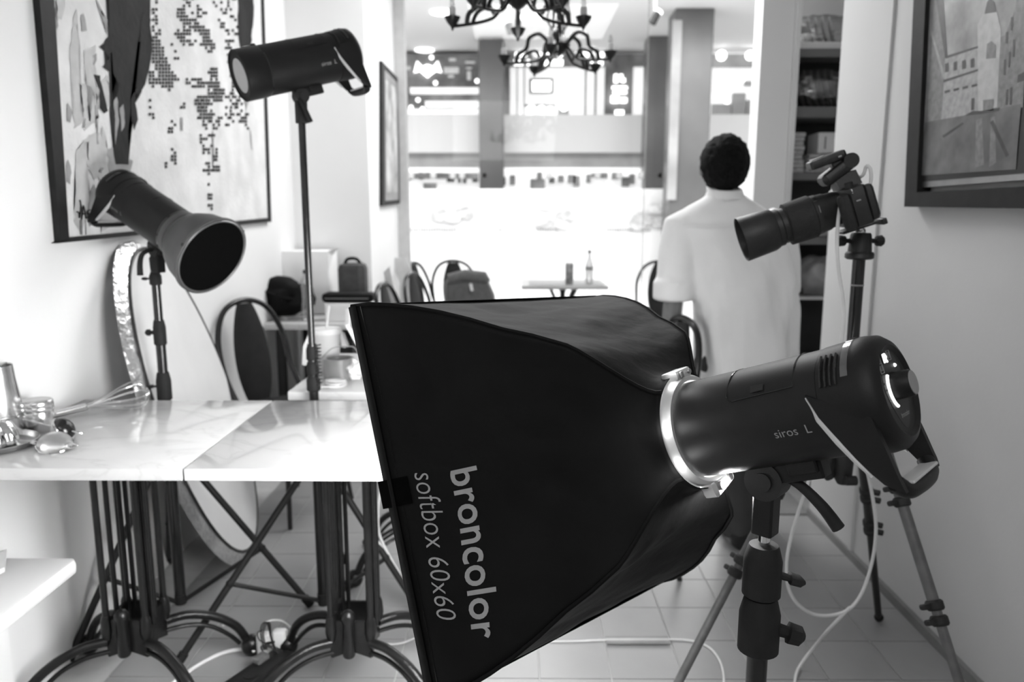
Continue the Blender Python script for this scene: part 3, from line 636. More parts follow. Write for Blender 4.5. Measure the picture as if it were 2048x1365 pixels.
for q in ([(140, 90), (152, 20), (160, 120), (164, 250), (150, 260)], [(150, 300), (175, 280), (180, 420), (160, 470), (150, 440)], [(170, 100), (190, 90), (196, 250), (176, 240)], [(112, -10), (128, -10), (126, 40), (116, 38)], [(185, 180), (215, 150), (232, 200), (222, 215), (190, 200)], [(205, 250), (222, 330), (215, 420), (195, 400)], [(160, 165), (185, 175), (196, 235), (170, 260)], [(165, 280), (200, 265), (214, 330), (190, 360), (172, 330)]):
    stroke('brush_stroke', [q], m_pg, .0006, 5)
for q in ([(160, 30), (168, 25), (172, 60), (163, 62)], [(192, -5), (200, 20), (216, 44), (212, 70), (205, 40)], [(135, 205), (143, 225), (140, 245), (136, 240)], [(135, 320), (143, 345), (140, 370), (134, 362)], [(186, 110), (192, 108), (190, 130), (186, 128)], [(190, 232), (193, 240), (198, 290), (194, 288)], [(210, 155), (236, 190), (232, 215), (222, 190)], [(113, 10), (116, 60), (113, 75), (111, 40)], [(168, 235), (172, 238), (171, 258), (165, 256)], [(214, 300), (250, 285), (262, 350), (240, 370), (220, 360)], [(232, 190), (240, 195), (238, 215), (232, 212)]):
    stroke('brush_stroke', [q], m_pm, .001, 4)
stroke('brush_stroke', [[(206, -140), (302, -140), (300, 30), (304, 70), (302, 120), (290, 170), (285, 182), (272, 178), (262, 200), (258, 260), (256, 330), (230, 330), (228, 280), (222, 230), (230, 205), (238, 170), (228, 148), (204, 135), (218, 115), (200, 95), (220, 70), (218, 40)]], m_pd, .0015, 3.5)
stroke('brush_stroke', [[(188, 148), (200, 152), (208, 190), (216, 222), (208, 228), (198, 215), (200, 180)]], m_pd, .0016, 2.5)
stroke('brush_stroke', [[(262, 200), (274, 178), (284, 182), (272, 205), (270, 190), (276, 240), (268, 262), (262, 230)]], m_pd, .0017, 2)
stroke('brush_stroke', [[(478, -120), (502, -120), (508, 30), (502, 92), (480, 95), (476, 40)]], m_pd, .0016, 2)
stroke('brush_stroke', [[(485, 95), (500, 97), (498, 200), (492, 225), (486, 180)]], m_pm, .0012, 2)
stroke('brush_stroke', [[(178, 400), (188, 370), (200, 395), (194, 440), (180, 455)]], m_pm, .0013, 4)
stroke('brush_stroke', [[(200, 425), (215, 420), (250, 430), (262, 445), (230, 452), (205, 462)]], m_pg, .0014, 4)
for (x0, y0, y1) in ((228, 200, 290), (240, 215, 262)): stroke('brush_stroke', [[(x0, y0), (x0+6, y0-6), (x0+9, y0+40), (x0+4, y1)]], m_pm, .0022, 3)
# mosaic of small dark squares
def cell_ok(x, y):
    def near(ax, ay, bx_, by, w):
        dx, dy = bx_-ax, by-ay; t = max(0, min(1, ((x-ax)*dx+(y-ay)*dy)/(dx*dx+dy*dy))); return math.hypot(x-ax-t*dx, y-ay-t*dy) < w
    d = 0
    for (ax, ay, bx_, by, w_, pr) in ((306, 20, 312, 75, 8, .7), (308, 90, 330, 150, 14, .92), (318, 130, 345, 155, 10, .95), (300, 155, 330, 165, 14, .9), (285, 190, 300, 230, 10, .75), (270, 240, 275, 300, 7, .7), (360, 20, 372, 60, 9, .8),
                                  (356, 65, 366, 80, 8, .95), (380, 40, 408, 62, 9, .9), (400, 62, 420, 92, 9, .75), (378, 80, 396, 86, 6, .5), (380, 160, 428, 172, 9, .8), (425, 140, 432, 180, 10, .85), (400, 200, 432, 192, 12, .95), (402, 215, 418, 230, 11, .9),
                                  (372, 200, 366, 210, 6, .9), (345, 240, 338, 265, 6, .55), (344, 300, 348, 320, 5, .7), (400, 235, 410, 250, 6, .7), (404, 270, 410, 300, 7, .5), (428, 280, 434, 330, 4, .55), (404, 338, 434, 338, 3.5, .95),
                                  (414, 320, 420, 420, 3.5, .6), (425, 250, 450, 240, 12, .4), (440, 190, 475, 225, 20, .3), (475, 240, 520, 262, 8, .3), (455, 50, 470, 200, 9, .45), (440, 0, 460, 60, 16, .35), (370, 0, 400, 20, 12, .3), (330, -100, 380, -30, 16, .5), (400, -90, 460, -20, 18, .4), (306, -120, 310, 20, 8, .5),
                                  (512, 285, 510, 360, 5, .5), (508, 400, 510, 430, 4, .4), (345, 90, 352, 130, 8, .35), (325, 320, 332, 335, 4, .5), (420, 260, 425, 330, 9, .22)):
        if near(ax, ay, bx_, by, w_): d = max(d, pr)
    return random.random() < d
sq = []
y = 0.0
for iy in range(-18, 64):
    for ix in range(38):
        x = 298+ix*(6.6-ix*.035); yy = iy*7.0+2-(x-298)*.0
        if yy > 440 or x > 530: continue
        if cell_ok(x, yy):
            sx_, sy_ = 4.6-ix*.02, 5.6; j = random.uniform(-.5, .5)
            sq.append([(x+j, yy), (x+j+sx_, yy+.2), (x+j+sx_, yy+sy_), (x+j, yy+sy_-.2)])
o = flat(pt, 'mosaic_square', PP, sq, m_pd, .0018); o['kind'] = 'stuff'
for (q) in ([(360, 235), (366, 234), (365, 262), (361, 262)], [(500, 255), (505, 300), (503, 300)], [(260, 318), (266, 322), (262, 340), (258, 338)], [(424, 262), (427, 262), (428, 335), (425, 335)]): stroke('brush_stroke', [q], m_pm, .0012, 1.5)
sg = MB()
def sgn(pts, r=.0022):
    sg.tube(bez([PP(x, y, .003) for x, y in pts], 4), r, 5)
sgn([(154, 424), (158, 426), (159, 436), (162, 415), (160, 400)]); sgn([(163, 440), (167, 412), (172, 438)]); sgn([(164, 428), (171, 428)]); sgn([(180, 420), (174, 424), (180, 430), (174, 436)]); sgn([(188, 424), (183, 430), (188, 436), (184, 428), (190, 430)])
for x in (160, 163, 171): sgn([(x, 440), (x+1, 470)], .001)
obj('signature', sg, m_pd, pt, False)
# small framed picture on the pier
ps = thing('framed_picture', 'small dark-framed picture on the far pier left of the glass front', 'picture', (-.865, 4.9, 1.3))
XP = -.865
def fs(root, name, pts, X0, X1, m): return fr_strip(root, name, pts, X0, X1, m)
fs(ps, 'frame_board', [(764, 122), (765, 412), (800, 407), (797, 158)], XP+.001, XP+.02, m_fr)
m_mat_ = mat('picture_mount', .22, .6, noise=(9, .3))
fs(ps, 'mount', [(770, 140), (771, 402), (797, 400), (795, 166)], XP+.02, XP+.022, m_mat_)
fs(ps, 'print', [(772, 160), (774, 385), (795, 384), (793, 178)], XP+.022, XP+.024, mat('picture_print', .6, .5, noise=(6, .15, 6)))
# large framed town photograph on the right wall
pr = thing('framed_photograph', 'large dark-framed street photograph of an old stone town on the right wall', 'picture', (XR, 2.2, 1.3))
def QQ(x, y, o=0): return aX(x, y, XR-.0305-o)
def rs_(name, pts, d0, d1, m):
    g = MB(); g.prism([aX(x, y, XR-d1) for x, y in pts], (d1-d0, 0, 0)); return obj(name, g, m, pr, False)
T0 = -160; xr = 2250
rs_('frame_side', [(1834, T0), (1808, 414), (1833, 385), (1858, T0)], .001, .045, m_fr)
rs_('frame_bottom', [(1808, 414), (xr, 420), (xr, 362), (1833, 385)], .001, .045, m_fr)
rs_('frame_slip', [(1858, T0), (1833, 376), (xr, 345), (xr, 300), (1845, 300), (1868, T0)], .001, .028, m_dull)
rs_('mount_board', [(1862, T0), (1841, 364), (xr, 330), (xr, T0)], .029, .0295, mat('black_mount', .012, .3, noise=(10, .02)))
rs_('print', [(1866, T0), (1843, 351), (2031, 339), (2062, T0)], .0295, .0305, mat('photo_sky', .17, .3, noise=(9, .42, 6)))
m1 = mat('photo_dark', .035, .35, noise=(30, .06)); m2 = mat('photo_stone', .38, .35, noise=(60, .26)); m3 = mat('photo_stone_pale', .48, .35, noise=(40, .38)); m4 = mat('photo_wet_street', .09, .3, noise=(14, .17, 6)); m5 = mat('photo_mid', .15, .35, noise=(60, .22))
def ph(polys, m, o, nm='printed_shape'):
    for q in polys: flat(pr, nm, QQ, [q], m, o)
ph([[(1860, 100), (1866, -10), (1882, -20), (1893, 105), (1888, 165), (1882, 240), (1850, 245)]], m5, .0003)
ph([[(1866, -40), (1884, -40), (1895, 115), (1890, 116)]], m1, .0006)
ph([[(1860, 62), (1864, 62), (1890, 152), (1886, 158)]], m2, .0006)
ph([[(1884, 245), (1890, 118), (1956, 95), (1956, 228)]], m2, .0004)
ph([[(1956, 225), (1955, 50), (1966, 28), (1994, 24), (2002, 60), (1994, 215)]], m3, .0006)
ph([[(1969, 28), (1974, 4), (1981, -6), (1989, 6), (1992, 24)]], m1, .0008)
ph([[(1994, 215), (2000, 75), (2010, 70), (2030, 20), (2036, -20), (2058, -60), (2046, 215)]], m5, .0005)
ph([[(1843, 351), (1850, 245), (1956, 226), (2042, 208), (2031, 339)]], m4, .0007)
ph([[(1952, 240), (1964, 236), (1968, 330), (1950, 335)], [(1982, 235), (1990, 232), (1992, 325), (1978, 335)]], m5, .0009)
ph([[(1928, 232), (1945, 222), (1962, 222), (2000, 215), (1998, 222), (1965, 228)]], m1, .0010)
ph([[(1943, 197), (1949, 196), (1948, 220), (1942, 221)]], m1, .0010)
for i in range(4): ph([[(1890+i*17, 128-i*3), (1897+i*17, 125-i*3), (1897+i*17, 143-i*3), (1890+i*17, 145-i*3)]], m1, .0010)
for i in range(4): ph([[(1889+i*18, 182-i*4), (1900+i*18, 179-i*4), (1900+i*18, 184-i*4), (1889+i*18, 187-i*4)]], m1, .0010)
ph([[(1887, 160), (1956, 138), (1956, 142), (1887, 165)], [(1892, 112), (1956, 92), (1956, 96), (1892, 117)]], m1, .0010)
ph([[(1972, 118), (1974, 88), (1983, 82), (1992, 90), (1991, 116)], [(1966, 200), (1988, 198), (1986, 222), (1966, 222)]], m5, .0010)
for (x, y, h) in ((2008, 120, 30), (2017, 105, 30), (2026, 80, 34), (2012, 65, 22), (2022, 35, 26), (2012, 180, 30), (2020, 176, 34)): ph([[(x, y), (x+4, y-2), (x+3, y+h), (x-1, y+h)]], m1, .0010)
ph([[(2036, 150), (2052, 142), (2052, 160), (2034, 166)]], m1, .001)
ph([[(1986, 240), (2018, 310), (2012, 315), (1980, 245)], [(1884, 272), (1925, 245), (1928, 248), (1888, 276)]], m1, .0010)
# ---------------------------------------------------------------- things on the marble table
ZT = .75
def on(x, y): return aZ(x, y, ZT)
g0 = on(14, 880)
t = thing('steel_vessel', 'tall tapered polished steel vessel at the left end of the table', 'vessel', (g0.x-.045, g0.y, ZT))
c = V((g0.x-.052, g0.y+.045, ZT)); zt = aY(8, 732, c.y).z
obj('vessel_body', MB().lathe(c, (0, 0, 1), [(0, .066), (.004, .068), (zt-ZT-.04, .050), (zt-ZT, .047), (zt-ZT-.002, .044), (.01, .06)], 40, cap=False), m_steel, t)
obj('vessel_band', MB().torus(c+V((0, 0, .05)), (0, 0, 1), .0645, .0025, 40, 6), m_chrome, t)
pc = on(0, 893)
t = thing('steel_plate', 'round steel plate with a raised rim under the fluted dome', 'plate', (pc.x-.02, pc.y, ZT))
c = V((pc.x-.012, pc.y, ZT))
obj('dish', MB().lathe(c, (0, 0, 1), [(0, .075), (.001, .085), (.014, .094), (.015, .0925), (.004, .083), (.003, .001)], 48, cap=False), m_steel, t)
t = thing('fluted_dome', 'shiny fluted steel squeezer dome sitting on the round plate', 'squeezer', (c.x, c.y, ZT+.004))
dm = MB(); rr = []
for i in range(11):
    u = i/10*pi/2; rad = .047*cos(u)**.8+.001; h = .060*sin(u)
    rr.append([c+V((rad*(1+.10*cos(8*k*2*pi/64))*cos(k*2*pi/64), rad*(1+.10*cos(8*k*2*pi/64))*sin(k*2*pi/64), .006+h)) for k in range(64)])
obj('dome', dm.rings(rr), m_chrome, t); obj('dome_knob', MB().sph(c+V((0, 0, .068)), .007), m_chrome, t)
s0 = on(60, 868)
t = thing('steel_shaker', 'cylindrical steel shaker with a flat threaded cap', 'shaker', (s0.x, s0.y+.035, ZT)); c = V((s0.x, s0.y+.035, ZT))
hs = aY(71, 800, c.y).z-ZT; r0 = .0385
obj('shaker_body', MB().lathe(c, (0, 0, 1), [(0, r0*.93), (.003, r0*.97), (hs*.62, r0*.97), (hs*.66, r0*.93)], 48), m_steel, t)
obj('cap', MB().lathe(c, (0, 0, 1), [(hs*.66, r0*1.0), (hs*.70, r0*1.03), (hs*.78, r0*1.03), (hs*.80, r0*1.01), (hs*.82, r0*1.03), (hs*.95, r0*1.02), (hs*.99, r0*.97), (hs, r0*.92), (hs*.985, r0*.85), (hs*.985, .001)], 48), m_steel, t)
def sieve(label, c, r, ax, hdir, hl, mm=None):
    t = thing('sieve', label, 'sieve', (c.x, c.y, ZT)); ax = V(ax).normalized(); x, y = frame_of(ax)
    obj('mesh_bowl', MB().rings([[c+ax*(r*.75*sin(u))+x*r*cos(u)*cos(k*2*pi/36)+y*r*cos(u)*sin(k*2*pi/36) for k in range(36)] for u in [pi/2*i/9*.985 for i in range(10)]], cap=False), mm or mesh_m, t)
    obj('rim', MB().torus(c, ax, r, .0028, 36, 6), m_chrome, t)
    h = V(hdir).normalized(); s_ = ax.cross(h).normalized()
    obj('handle', MB().tube([c+h*r+s_*.006, c+h*(r+hl)+s_*.004, c+h*(r+hl+.008), c+h*(r+hl)-s_*.004, c+h*r-s_*.006], .0016, 6).prism([c+h*(r+.02)+s_*.007, c+h*(r+hl)+s_*.008, c+h*(r+hl)-s_*.008, c+h*(r+.02)-s_*.007], ax*.0015), m_steel, t)
    obj('hook', MB().tube(bez([c-h*r+s_*.010, c-h*(r+.02)+s_*.008, c-h*(r+.024), c-h*(r+.02)-s_*.008, c-h*r-s_*.010], 4), .0016, 6), m_chrome, t)
    return t
mesh_m = mat('wire_mesh', .55, .3, .9); nt = mesh_m.node_tree; wv = nt.nodes.new('ShaderNodeTexWave'); wv.inputs['Scale'].default_value = 160; wv.inputs['Distortion'].default_value = 0
wt = nt.nodes.new('ShaderNodeTexCoord'); bmp = nt.nodes.new('ShaderNodeBump'); bmp.inputs['Strength'].default_value = .8; bmp.inputs['Distance'].default_value = .002
nt.links.new(wt.outputs['Object'], wv.inputs['Vector']); nt.links.new(wv.outputs['Fac'], bmp.inputs['Height']); nt.links.new(bmp.outputs['Normal'], nt.nodes['Principled BSDF'].inputs['Normal'])
c = on(100, 905)+V((0, .02, .012)); sieve('small wire sieve lying mesh-up in front of the shaker', c, .038, (.12, -.25, 1), (-1, .25, .0), .075)
c = on(112, 885)+V((0, .035, .024)); sieve('dark-rimmed second sieve tilted behind the small wire sieve', c, .030, (.8, .15, .6), (-1, .1, .2), .07, m_tube)
# whisk
wa, wb = on(100, 850)+V((0, .03, .020)), on(163, 835)+V((0, .03, .022))
t = thing('whisk', 'steel balloon whisk lying on the table, wires pointing right', 'whisk', (wa.x, wa.y, ZT))
d = (wb-wa).normalized(); we = on(292, 818)+V((0, .03, .044)); d = (we-wb).normalized(); Lw = (we-wb).length
obj('handle', MB().tube([wb-d*.15, wb-d*.148, wb-d*.002, wb], [.006, .0095, .0105, .008], 20), m_chrome, t)
x, y = frame_of(d)
for k in range(6):
    a_ = k*pi/6; s_ = x*cos(a_)+y*sin(a_); R_ = .040; P = []
    for (u, v) in ((0, .12), (.3, .42), (.6, .85), (.8, 1.0), (.93, .75), (1.0, 0)): P.append(wb+d*Lw*u*(1-.01*k)+s_*R_*v)
    P += [wb+d*Lw*u*(1-.01*k)-s_*R_*v for (u, v) in ((.93, .75), (.8, 1.0), (.6, .85), (.3, .42), (0, .12))]
    obj('wire_loop', MB().tube(bez(P, 4), .0013, 5), m_chrome, t)
# white bench slab lower left and a folded sheet
bs = thing('wall_bench', 'glossy white wall bench slab in the lower left corner', 'bench', (-1.2, 1.2, 0))
e1 = aZ(156, 1114, .45)
obj('bench_slab', MB().box((XL+.001, .2, .408), (e1.x, e1.y, .45), .012), mat('white_gloss', .8, .25, noise=(4, .82)), bs)
obj('bench_support', MB().box((XL+.001, .2, 0), (XL+.05, e1.y-.06, .408), .004), m_wall, bs)
sh = aZ(0, 1145, .45)
tag(obj('folded_sheet', MB().prism([sh+V((-.08, -.10, .001)), sh+V((.004, -.04, .001)), sh+V((.012, .0, .001)), sh+V((-.05, .10, .001))], (0, 0, .012)), m_paper), 'white folded sheet lying on the wall bench', 'paper')
# ---------------------------------------------------------------- things on the white square table
def up_(x, y, Y, z): return aY(x, y, Y)
cx = aZ(655, 762, .75); 
t = thing('plastic_cup', 'tall frosted plastic cup with lid, straw and napkin around it', 'cup', (cx.x+.0, 2.50, .75)); c = V((aY(655, 700, 2.62).x, 2.62, .75)); ht = aY(655, 660, 2.62).z-.75
obj('cup_body', MB().lathe(c, (0, 0, 1), [(0, .033), (.003, .036), (ht*.9, .049), (ht, .051)], 32), mat('frosted_plastic', .6, .4, noise=(10, .66)), t)
obj('lid', MB().lathe(c, (0, 0, 1), [(ht-.012, .053), (ht, .054), (ht+.006, .050), (ht+.007, .001)], 32), m_white, t)
obj('straw', MB().cyl(c+V((-.008, 0, ht-.05)), c+V((.012, 0, ht+.085)), .0035, n=10), m_white, t)
for sx in (-1, 1):
    P = [c+V((sx*.050, -.01, ht-.01)), c+V((sx*.060, -.02, ht-.012)), c+V((sx*.078, -.03, ht-.055)), c+V((sx*(.085 if sx < 0 else .07), -.03, ht-(.12 if sx < 0 else .06))), c+V((sx*.055, -.02, ht-(.13 if sx < 0 else .06)))]
    obj('napkin', MB().prism(P, (0, .03, 0)), m_paper, t)
q0 = aZ(670, 766, .75); c = V((q0.x, q0.y+.06, .75)); 
t = thing('tape_roll', 'wide roll of grey packing tape in front of the plastic cup', 'tape', c)
kq = q0.y/F0; hR = aY(670, 716, c.y).z-.75
obj('tape_ring', MB().lathe(c, (0, 0, 1), [(0, .052), (hR, .052), (hR, .040), (0, .040), (0, .052)], 40, cap=False), mat('grey_tape', .17, .3, noise=(9, .24)), t)
q1 = aZ(671, 772, .75)
t = MB()
for k in range(3): t.torus(q1+V((.0, .0, .006+.006*k)), (0, .35*(k-1)*.3, 1), .036-.002*k, .0032, 36, 8)
t.tube(bez([q1+V((.02, -.028, .005)), q1+V((-.02, -.040, .005)), q1+V((-.05, -.038, .005))], 6), .0032, 8).box(q1+V((-.078, -.045, .0005)), q1+V((-.052, -.031, .011)), .002)
tag(obj('coiled_cable', t, m_wcable), 'white coiled charging cable with plug in front of the tape roll', 'cable')
q2 = aZ(712, 760, .75); ti = bmesh.new(); bmesh.ops.create_icosphere(ti, subdivisions=3, radius=1)
for v in ti.verts:
    n_ = mn.noise(v.co*2.2)*.55+mn.noise(v.co*5)*.25; v.co = V((v.co.x*.036, v.co.y*.03, v.co.z*.034+.0))*(1+n_)+q2+V((0, .0, .034))
    v.co.z = max(v.co.z, .7505)
o = obj('tissue', ti, m_paper, None, smooth=False); tag(o, 'crumpled white tissue beside the coiled cable', 'tissue')
# slanted tablet beside softbox
ta_ = thing('tablet', 'tilted dark-screened tablet with white back, peeping out left of the softbox', 'tablet', aY(712, 740, 2.5))
A_, B_, C_, D_ = aY(697, 616, 2.75), aY(697, 648, 2.45), aY(757, 758, 2.45), aY(770, 715, 2.75)
nn = (C_-A_).cross(B_-A_).normalized()*.012
obj('shell', MB().prism([A_, B_, C_, D_], nn), m_white, ta_, False)
obj('screen', MB().prism([A_.lerp(C_, .06)-nn*.05, B_.lerp(D_, .06)-nn*.05, C_.lerp(A_, .06)-nn*.05, D_.lerp(B_, .06)-nn*.05], nn*-.1), m_screen, ta_, False)
tag(obj('thin_cable', MB().tube(bez([aY(x, y, 2.45) for x, y in ((628, 733), (645, 715), (665, 697), (690, 694), (708, 695), (720, 712), (733, 717))], 6), .0022, 6), m_grey), 'thin grey cable arching over the tape roll to the tablet', 'cable')
# ---------------------------------------------------------------- load on the far table
def px(Y, x): return aY(x, 600, Y).x
def zz(Y, y): return aY(900, y, Y).z
bg = thing('black_bag', 'slumped black cloth bag with cap on top, left end of the far table', 'bag', aY(560, 630, 4.0))
ic = bmesh.new(); bmesh.ops.create_icosphere(ic, subdivisions=3, radius=1); cc_ = aY(560, 597, 4.0)
for v in ic.verts:
    n_ = 1+.35*mn.noise(v.co*1.6+V((3, 1, 2)))+.12*mn.noise(v.co*4); v.co = cc_+V((v.co.x*.165*n_, v.co.y*.12*n_, v.co.z*.105*n_)); v.co.z = max(v.co.z, .752)
obj('bag_body', ic, m_cloth, bg)
cp = aY(566, 572, 3.98); obj('cap_crown', MB().lathe(cp, (.15, 0, 1), [(-.035, .098), (0, .095), (.03, .075), (.048, .04), (.052, .002)], 28, squash=.85), m_cloth, bg)
obj('cap_brim', MB().lathe(cp+V((-.03, -.02, -.035)), (.35, 0, 1), [(0, .115), (.004, .117), (.008, .10)], 28, squash=.8), m_cloth, bg)
bx_ = thing('cardboard_box', 'open pale cardboard box with raised flaps at the back of the far table', 'box', aY(625, 620, 4.25))
lo, hi = aY(568, 640, 4.18), aY(655, 503, 4.18)
obj('box_body', MB().box((lo.x, 4.18, .751), (hi.x, 4.40, hi.z-.0), .002), m_card, bx_)
obj('box_flap', MB().prism([V((hi.x, 4.18, hi.z-.11)), V((hi.x, 4.18, hi.z)), V((hi.x+.055, 4.22, hi.z+.02)), V((hi.x+.02, 4.22, hi.z-.02))], (0, .006, 0)), m_card, bx_, False)
obj('box_flap', MB().prism([V((lo.x, 4.18, hi.z-.09)), V((lo.x, 4.18, hi.z)), V((lo.x-.012, 4.14, hi.z+.004))], (0, .006, 0)), m_card, bx_, False)
bt = aY(615, 635, 3.90); t = thing('water_bottle', 'clear plastic water bottle with dark cap behind the slim stand', 'bottle', (bt.x, bt.y, .75)); zb_ = aY(615, 540, 3.9).z-.75
obj('bottle_body', MB().lathe((bt.x, bt.y, .751), (0, 0, 1), [(0, .028), (.004, .032), (zb_*.35, .032), (zb_*.4, .029), (zb_*.7, .032), (zb_*.88, .014), (zb_*.93, .012)], 24), m_clear, t)
obj('bottle_cap', MB().cyl((bt.x, bt.y, .75+zb_*.93), (bt.x, bt.y, .75+zb_), .014, n=16), m_blk, t)
wb_ = thing('white_box', 'flat white box carrying a black pouch on the far table', 'box', aY(690, 632, 3.95))
l1, h1 = aY(650, 633, 3.86), aY(733, 608, 3.86); obj('box_body', MB().box((l1.x, 3.86, .7515), (h1.x, 4.02, h1.z), .003), m_paper, wb_)
t = thing('black_pouch', 'long black padded pouch lying on the flat white box', 'pouch', aY(690, 605, 3.95))
l2, h2 = aY(642, 609, 3.88), aY(744, 588, 3.88); obj('pouch_body', MB().box((l2.x, 3.88, h1.z+.001), (h2.x, 4.00, h2.z+.002), .02), m_cloth, t); obj('zip', MB().tube([(l2.x+.02, 3.879, (h1.z+h2.z)/2), (h2.x-.02, 3.879, (h1.z+h2.z)/2)], .002, 6), m_dull, t)
t = thing('dark_binder', 'upright dark grey bag with rounded top behind the pouch', 'bag', aY(705, 600, 4.2))
l3, h3 = aY(677, 640, 4.12), aY(727, 528, 4.12); obj('bag_body', MB().box((l3.x, 4.12, .751), (h3.x, 4.26, h3.z), .03), mat('charcoal_fabric', .035, .8, noise=(30, .05)), t)
obj('bag_handle', MB().tube(bez([(l3.x+.03, 4.18, h3.z-.01), (l3.x+.05, 4.18, h3.z+.022), (h3.x-.05, 4.18, h3.z+.022), (h3.x-.02, 4.18, h3.z-.02)], 5), .009, 8), m_cloth, t)
t = thing('plastic_bottle', 'empty clear plastic container at the right end of the far table', 'container', (-.81, 3.98, .75))
c = aY(740, 632, 3.95); obj('container_body', MB().lathe((-.81, 3.98, .751), (0, 0, 1), [(0, .03), (.08, .034), (.082, .030)], 20), m_clear, t)
# ---------------------------------------------------------------- chairs
m_seat = mat('black_leather', .007, .5, noise=(20, .011), bump=(60, .1), spec=.3)
def make_chair(label, loc, rz, group='black round-backed cafe chairs'):
    t = thing('cafe_chair', label, 'chair', (0, 0, 0), 0, group); L = dict(local=True)
    obj('seat', MB().lathe((0, 0, 0), (0, 0, 1), [(.440, .19), (.445, .205), (.462, .205), (.475, .17), (.478, .001)], 32), m_seat, t, **L)
    P = bez([(-.185, .05, .44), (-.190, .15, .60), (-.185, .195, .76), (-.12, .225, .885), (0, .232, .925), (.12, .225, .885), (.185, .195, .76), (.190, .15, .60), (.185, .05, .44)], 6)
    obj('back_hoop', MB().tube(P, .0125, 10), m_tube, t, **L)
    g = []
    for i in range(15):
        u = i/14; z = .47+u*.44; hw = .105*math.sin(pi*(.12+.80*u))**.55*(1-.12*u); yb = .165+.065*u
        g.append([(hw*cos(a_*pi/8), yb+.010*sin(a_*pi/8)-.02*(1-(cos(a_*pi/8))**2)*0, z) for a_ in range(16)])
    obj('backrest', MB().rings(g), m_seat, t, **L)
    for (x, y) in ((-.15, -.14), (.15, -.14), (.15, .12), (-.15, .12)): obj('leg', MB().tube([(x*.95, y*.95, .45), (x*1.12, y*1.12, .22), (x*1.3, y*1.3, .0)], [.012, .011, .010], 8), m_tube, t, **L)
    obj('seat_ring', MB().torus((0, 0, .30), (0, 0, 1), .20, .006, 28, 6), m_tube, t, **L)
    t.location = loc; t.rotation_euler = (0, 0, rz); return t
ch = make_chair('near black cafe chair drawn up beside the white square table', (-1.02, 3.22, 0), R(62))
G = 'black round-backed cafe chairs'
cb_ = aY(921, 560, 6.65); dup(ch, (cb_.x, 6.50, 0), R(180)-R(8), 'far black cafe chair carrying the dark backpack', G)
cb_ = aY(1306, 560, 6.65); dup(ch, (cb_.x+.02, 6.45, 0), R(170), 'far black cafe chair beyond the sleeve of the person in white', G)
cb_ = aY(1380, 700, 2.62); dup(ch, (cb_.x-.224, 2.68, 0), R(-76), 'black cafe chair half hidden between softbox and the person in white', G)
cb_ = aY(735, 560, 4.75); dup(ch, (-.52, 4.12, 0), R(80), 'black cafe chair behind the dark grey bag on the far table', G)
cb_ = aY(812, 560, 5.2); dup(ch, (-.47, 4.85, 0), R(75), 'black cafe chair turned sideways against the far pier', G)
dup(ch, (-.62, 5.92, 0), R(68), 'black cafe chair beyond the glass, behind the sideways one', G)
fb = thing('folding_board', 'pale folded board leaning among the chairs by the far pier', 'board', aY(800, 620, 4.9))
obj('board_panel', MB().prism([aY(767, 545, 4.35), aY(779, 533, 4.35), aY(800, 640, 4.3), aY(784, 645, 4.3)], (0, .02, 0)), m_lgrey, fb, False)
obj('board_panel', MB().prism([aY(779, 517, 5.3), aY(812, 515, 5.3), aY(830, 560, 5.3), aY(806, 580, 5.3)], (0, .02, 0)), m_lgrey, fb, False)
# backpack on the far chair
bp = thing('backpack', 'dark grey backpack hanging on the back of the far chair', 'backpack', aY(940, 620, 6.25))
l4, h4 = aY(889, 640, 6.25), aY(993, 562, 6.25); zb4 = aY(940, 640, 6.25).z
m_bp = mat('backpack_fabric', .075, .8, noise=(30, .1), bump=(60, .2))
pr_ = [(889, 640), (888, 600), (887, 567), (893, 558), (915, 551), (940, 547), (958, 548), (968, 556), (980, 567), (990, 590), (995, 640)]
g = MB(); g.rings([[aY(x, y, 6.30) for x, y in pr_], [aY(x*.98+940*.02, y, 6.20) for x, y in pr_], [aY(x*.9+94, y*.96+24, 6.12) for x, y in pr_]]); obj('bag_body', g, m_bp, bp)
obj('top_flap', MB().tube([aY(x, y, 6.15) for x, y in ((897, 560), (930, 552), (968, 556), (976, 566))], [.05, .055, .055, .03], 10), m_bp, bp)
obj('zip_pull', MB().cyl(aY(941, 568, 6.09), aY(944, 582, 6.09), .012, n=8), m_white, bp)
# ---------------------------------------------------------------- bistro table beyond the glass
tz = aY(1130, 574, 5.95); z5 = .70
t = thing('bistro_table', 'pale round bistro table outside with a can and a bottle', 'table', (tz.x, 6.1, 0)); zt5 = aY(1130, 572, 5.8).z; xl5, xr5 = aY(1043, 575, 5.8).x, aY(1217, 575, 5.8).x
obj('table_top', MB().box((xl5, 5.8, zt5-.03), (xr5, 6.4, zt5), .006), mat('pale_wood', .35, .5, noise=(4, .42)), t)
xc = (xl5+xr5)/2
obj('pedestal', MB().lathe((xc, 6.1, 0), (0, 0, 1), [(0, .03), (.1, .022), (zt5-.09, .022), (zt5-.03, .035)], 16), m_iron, t)
for q in range(4):
    a_ = R(45+90*q); obj('bracket_arm', MB().tube(bez([(xc, 6.1, zt5-.22), (xc+.07*cos(a_), 6.1+.07*sin(a_), zt5-.16), (xc+.15*cos(a_), 6.1+.15*sin(a_), zt5-.035)], 5), .014, 8), m_iron, t)
    obj('foot', MB().tube(bez([(xc, 6.1, .14), (xc+.14*cos(a_), 6.1+.14*sin(a_), .11), (xc+.24*cos(a_), 6.1+.24*sin(a_), .016)], 5), .015, 8), m_iron, t)
tr = obj('placemat', MB().box((xl5+.06, 5.83, zt5+.001), (xr5-.03, 6.2, zt5+.006), .002), m_grey); tag(tr, 'thin dark placemat on the pale bistro table outside', 'placemat')
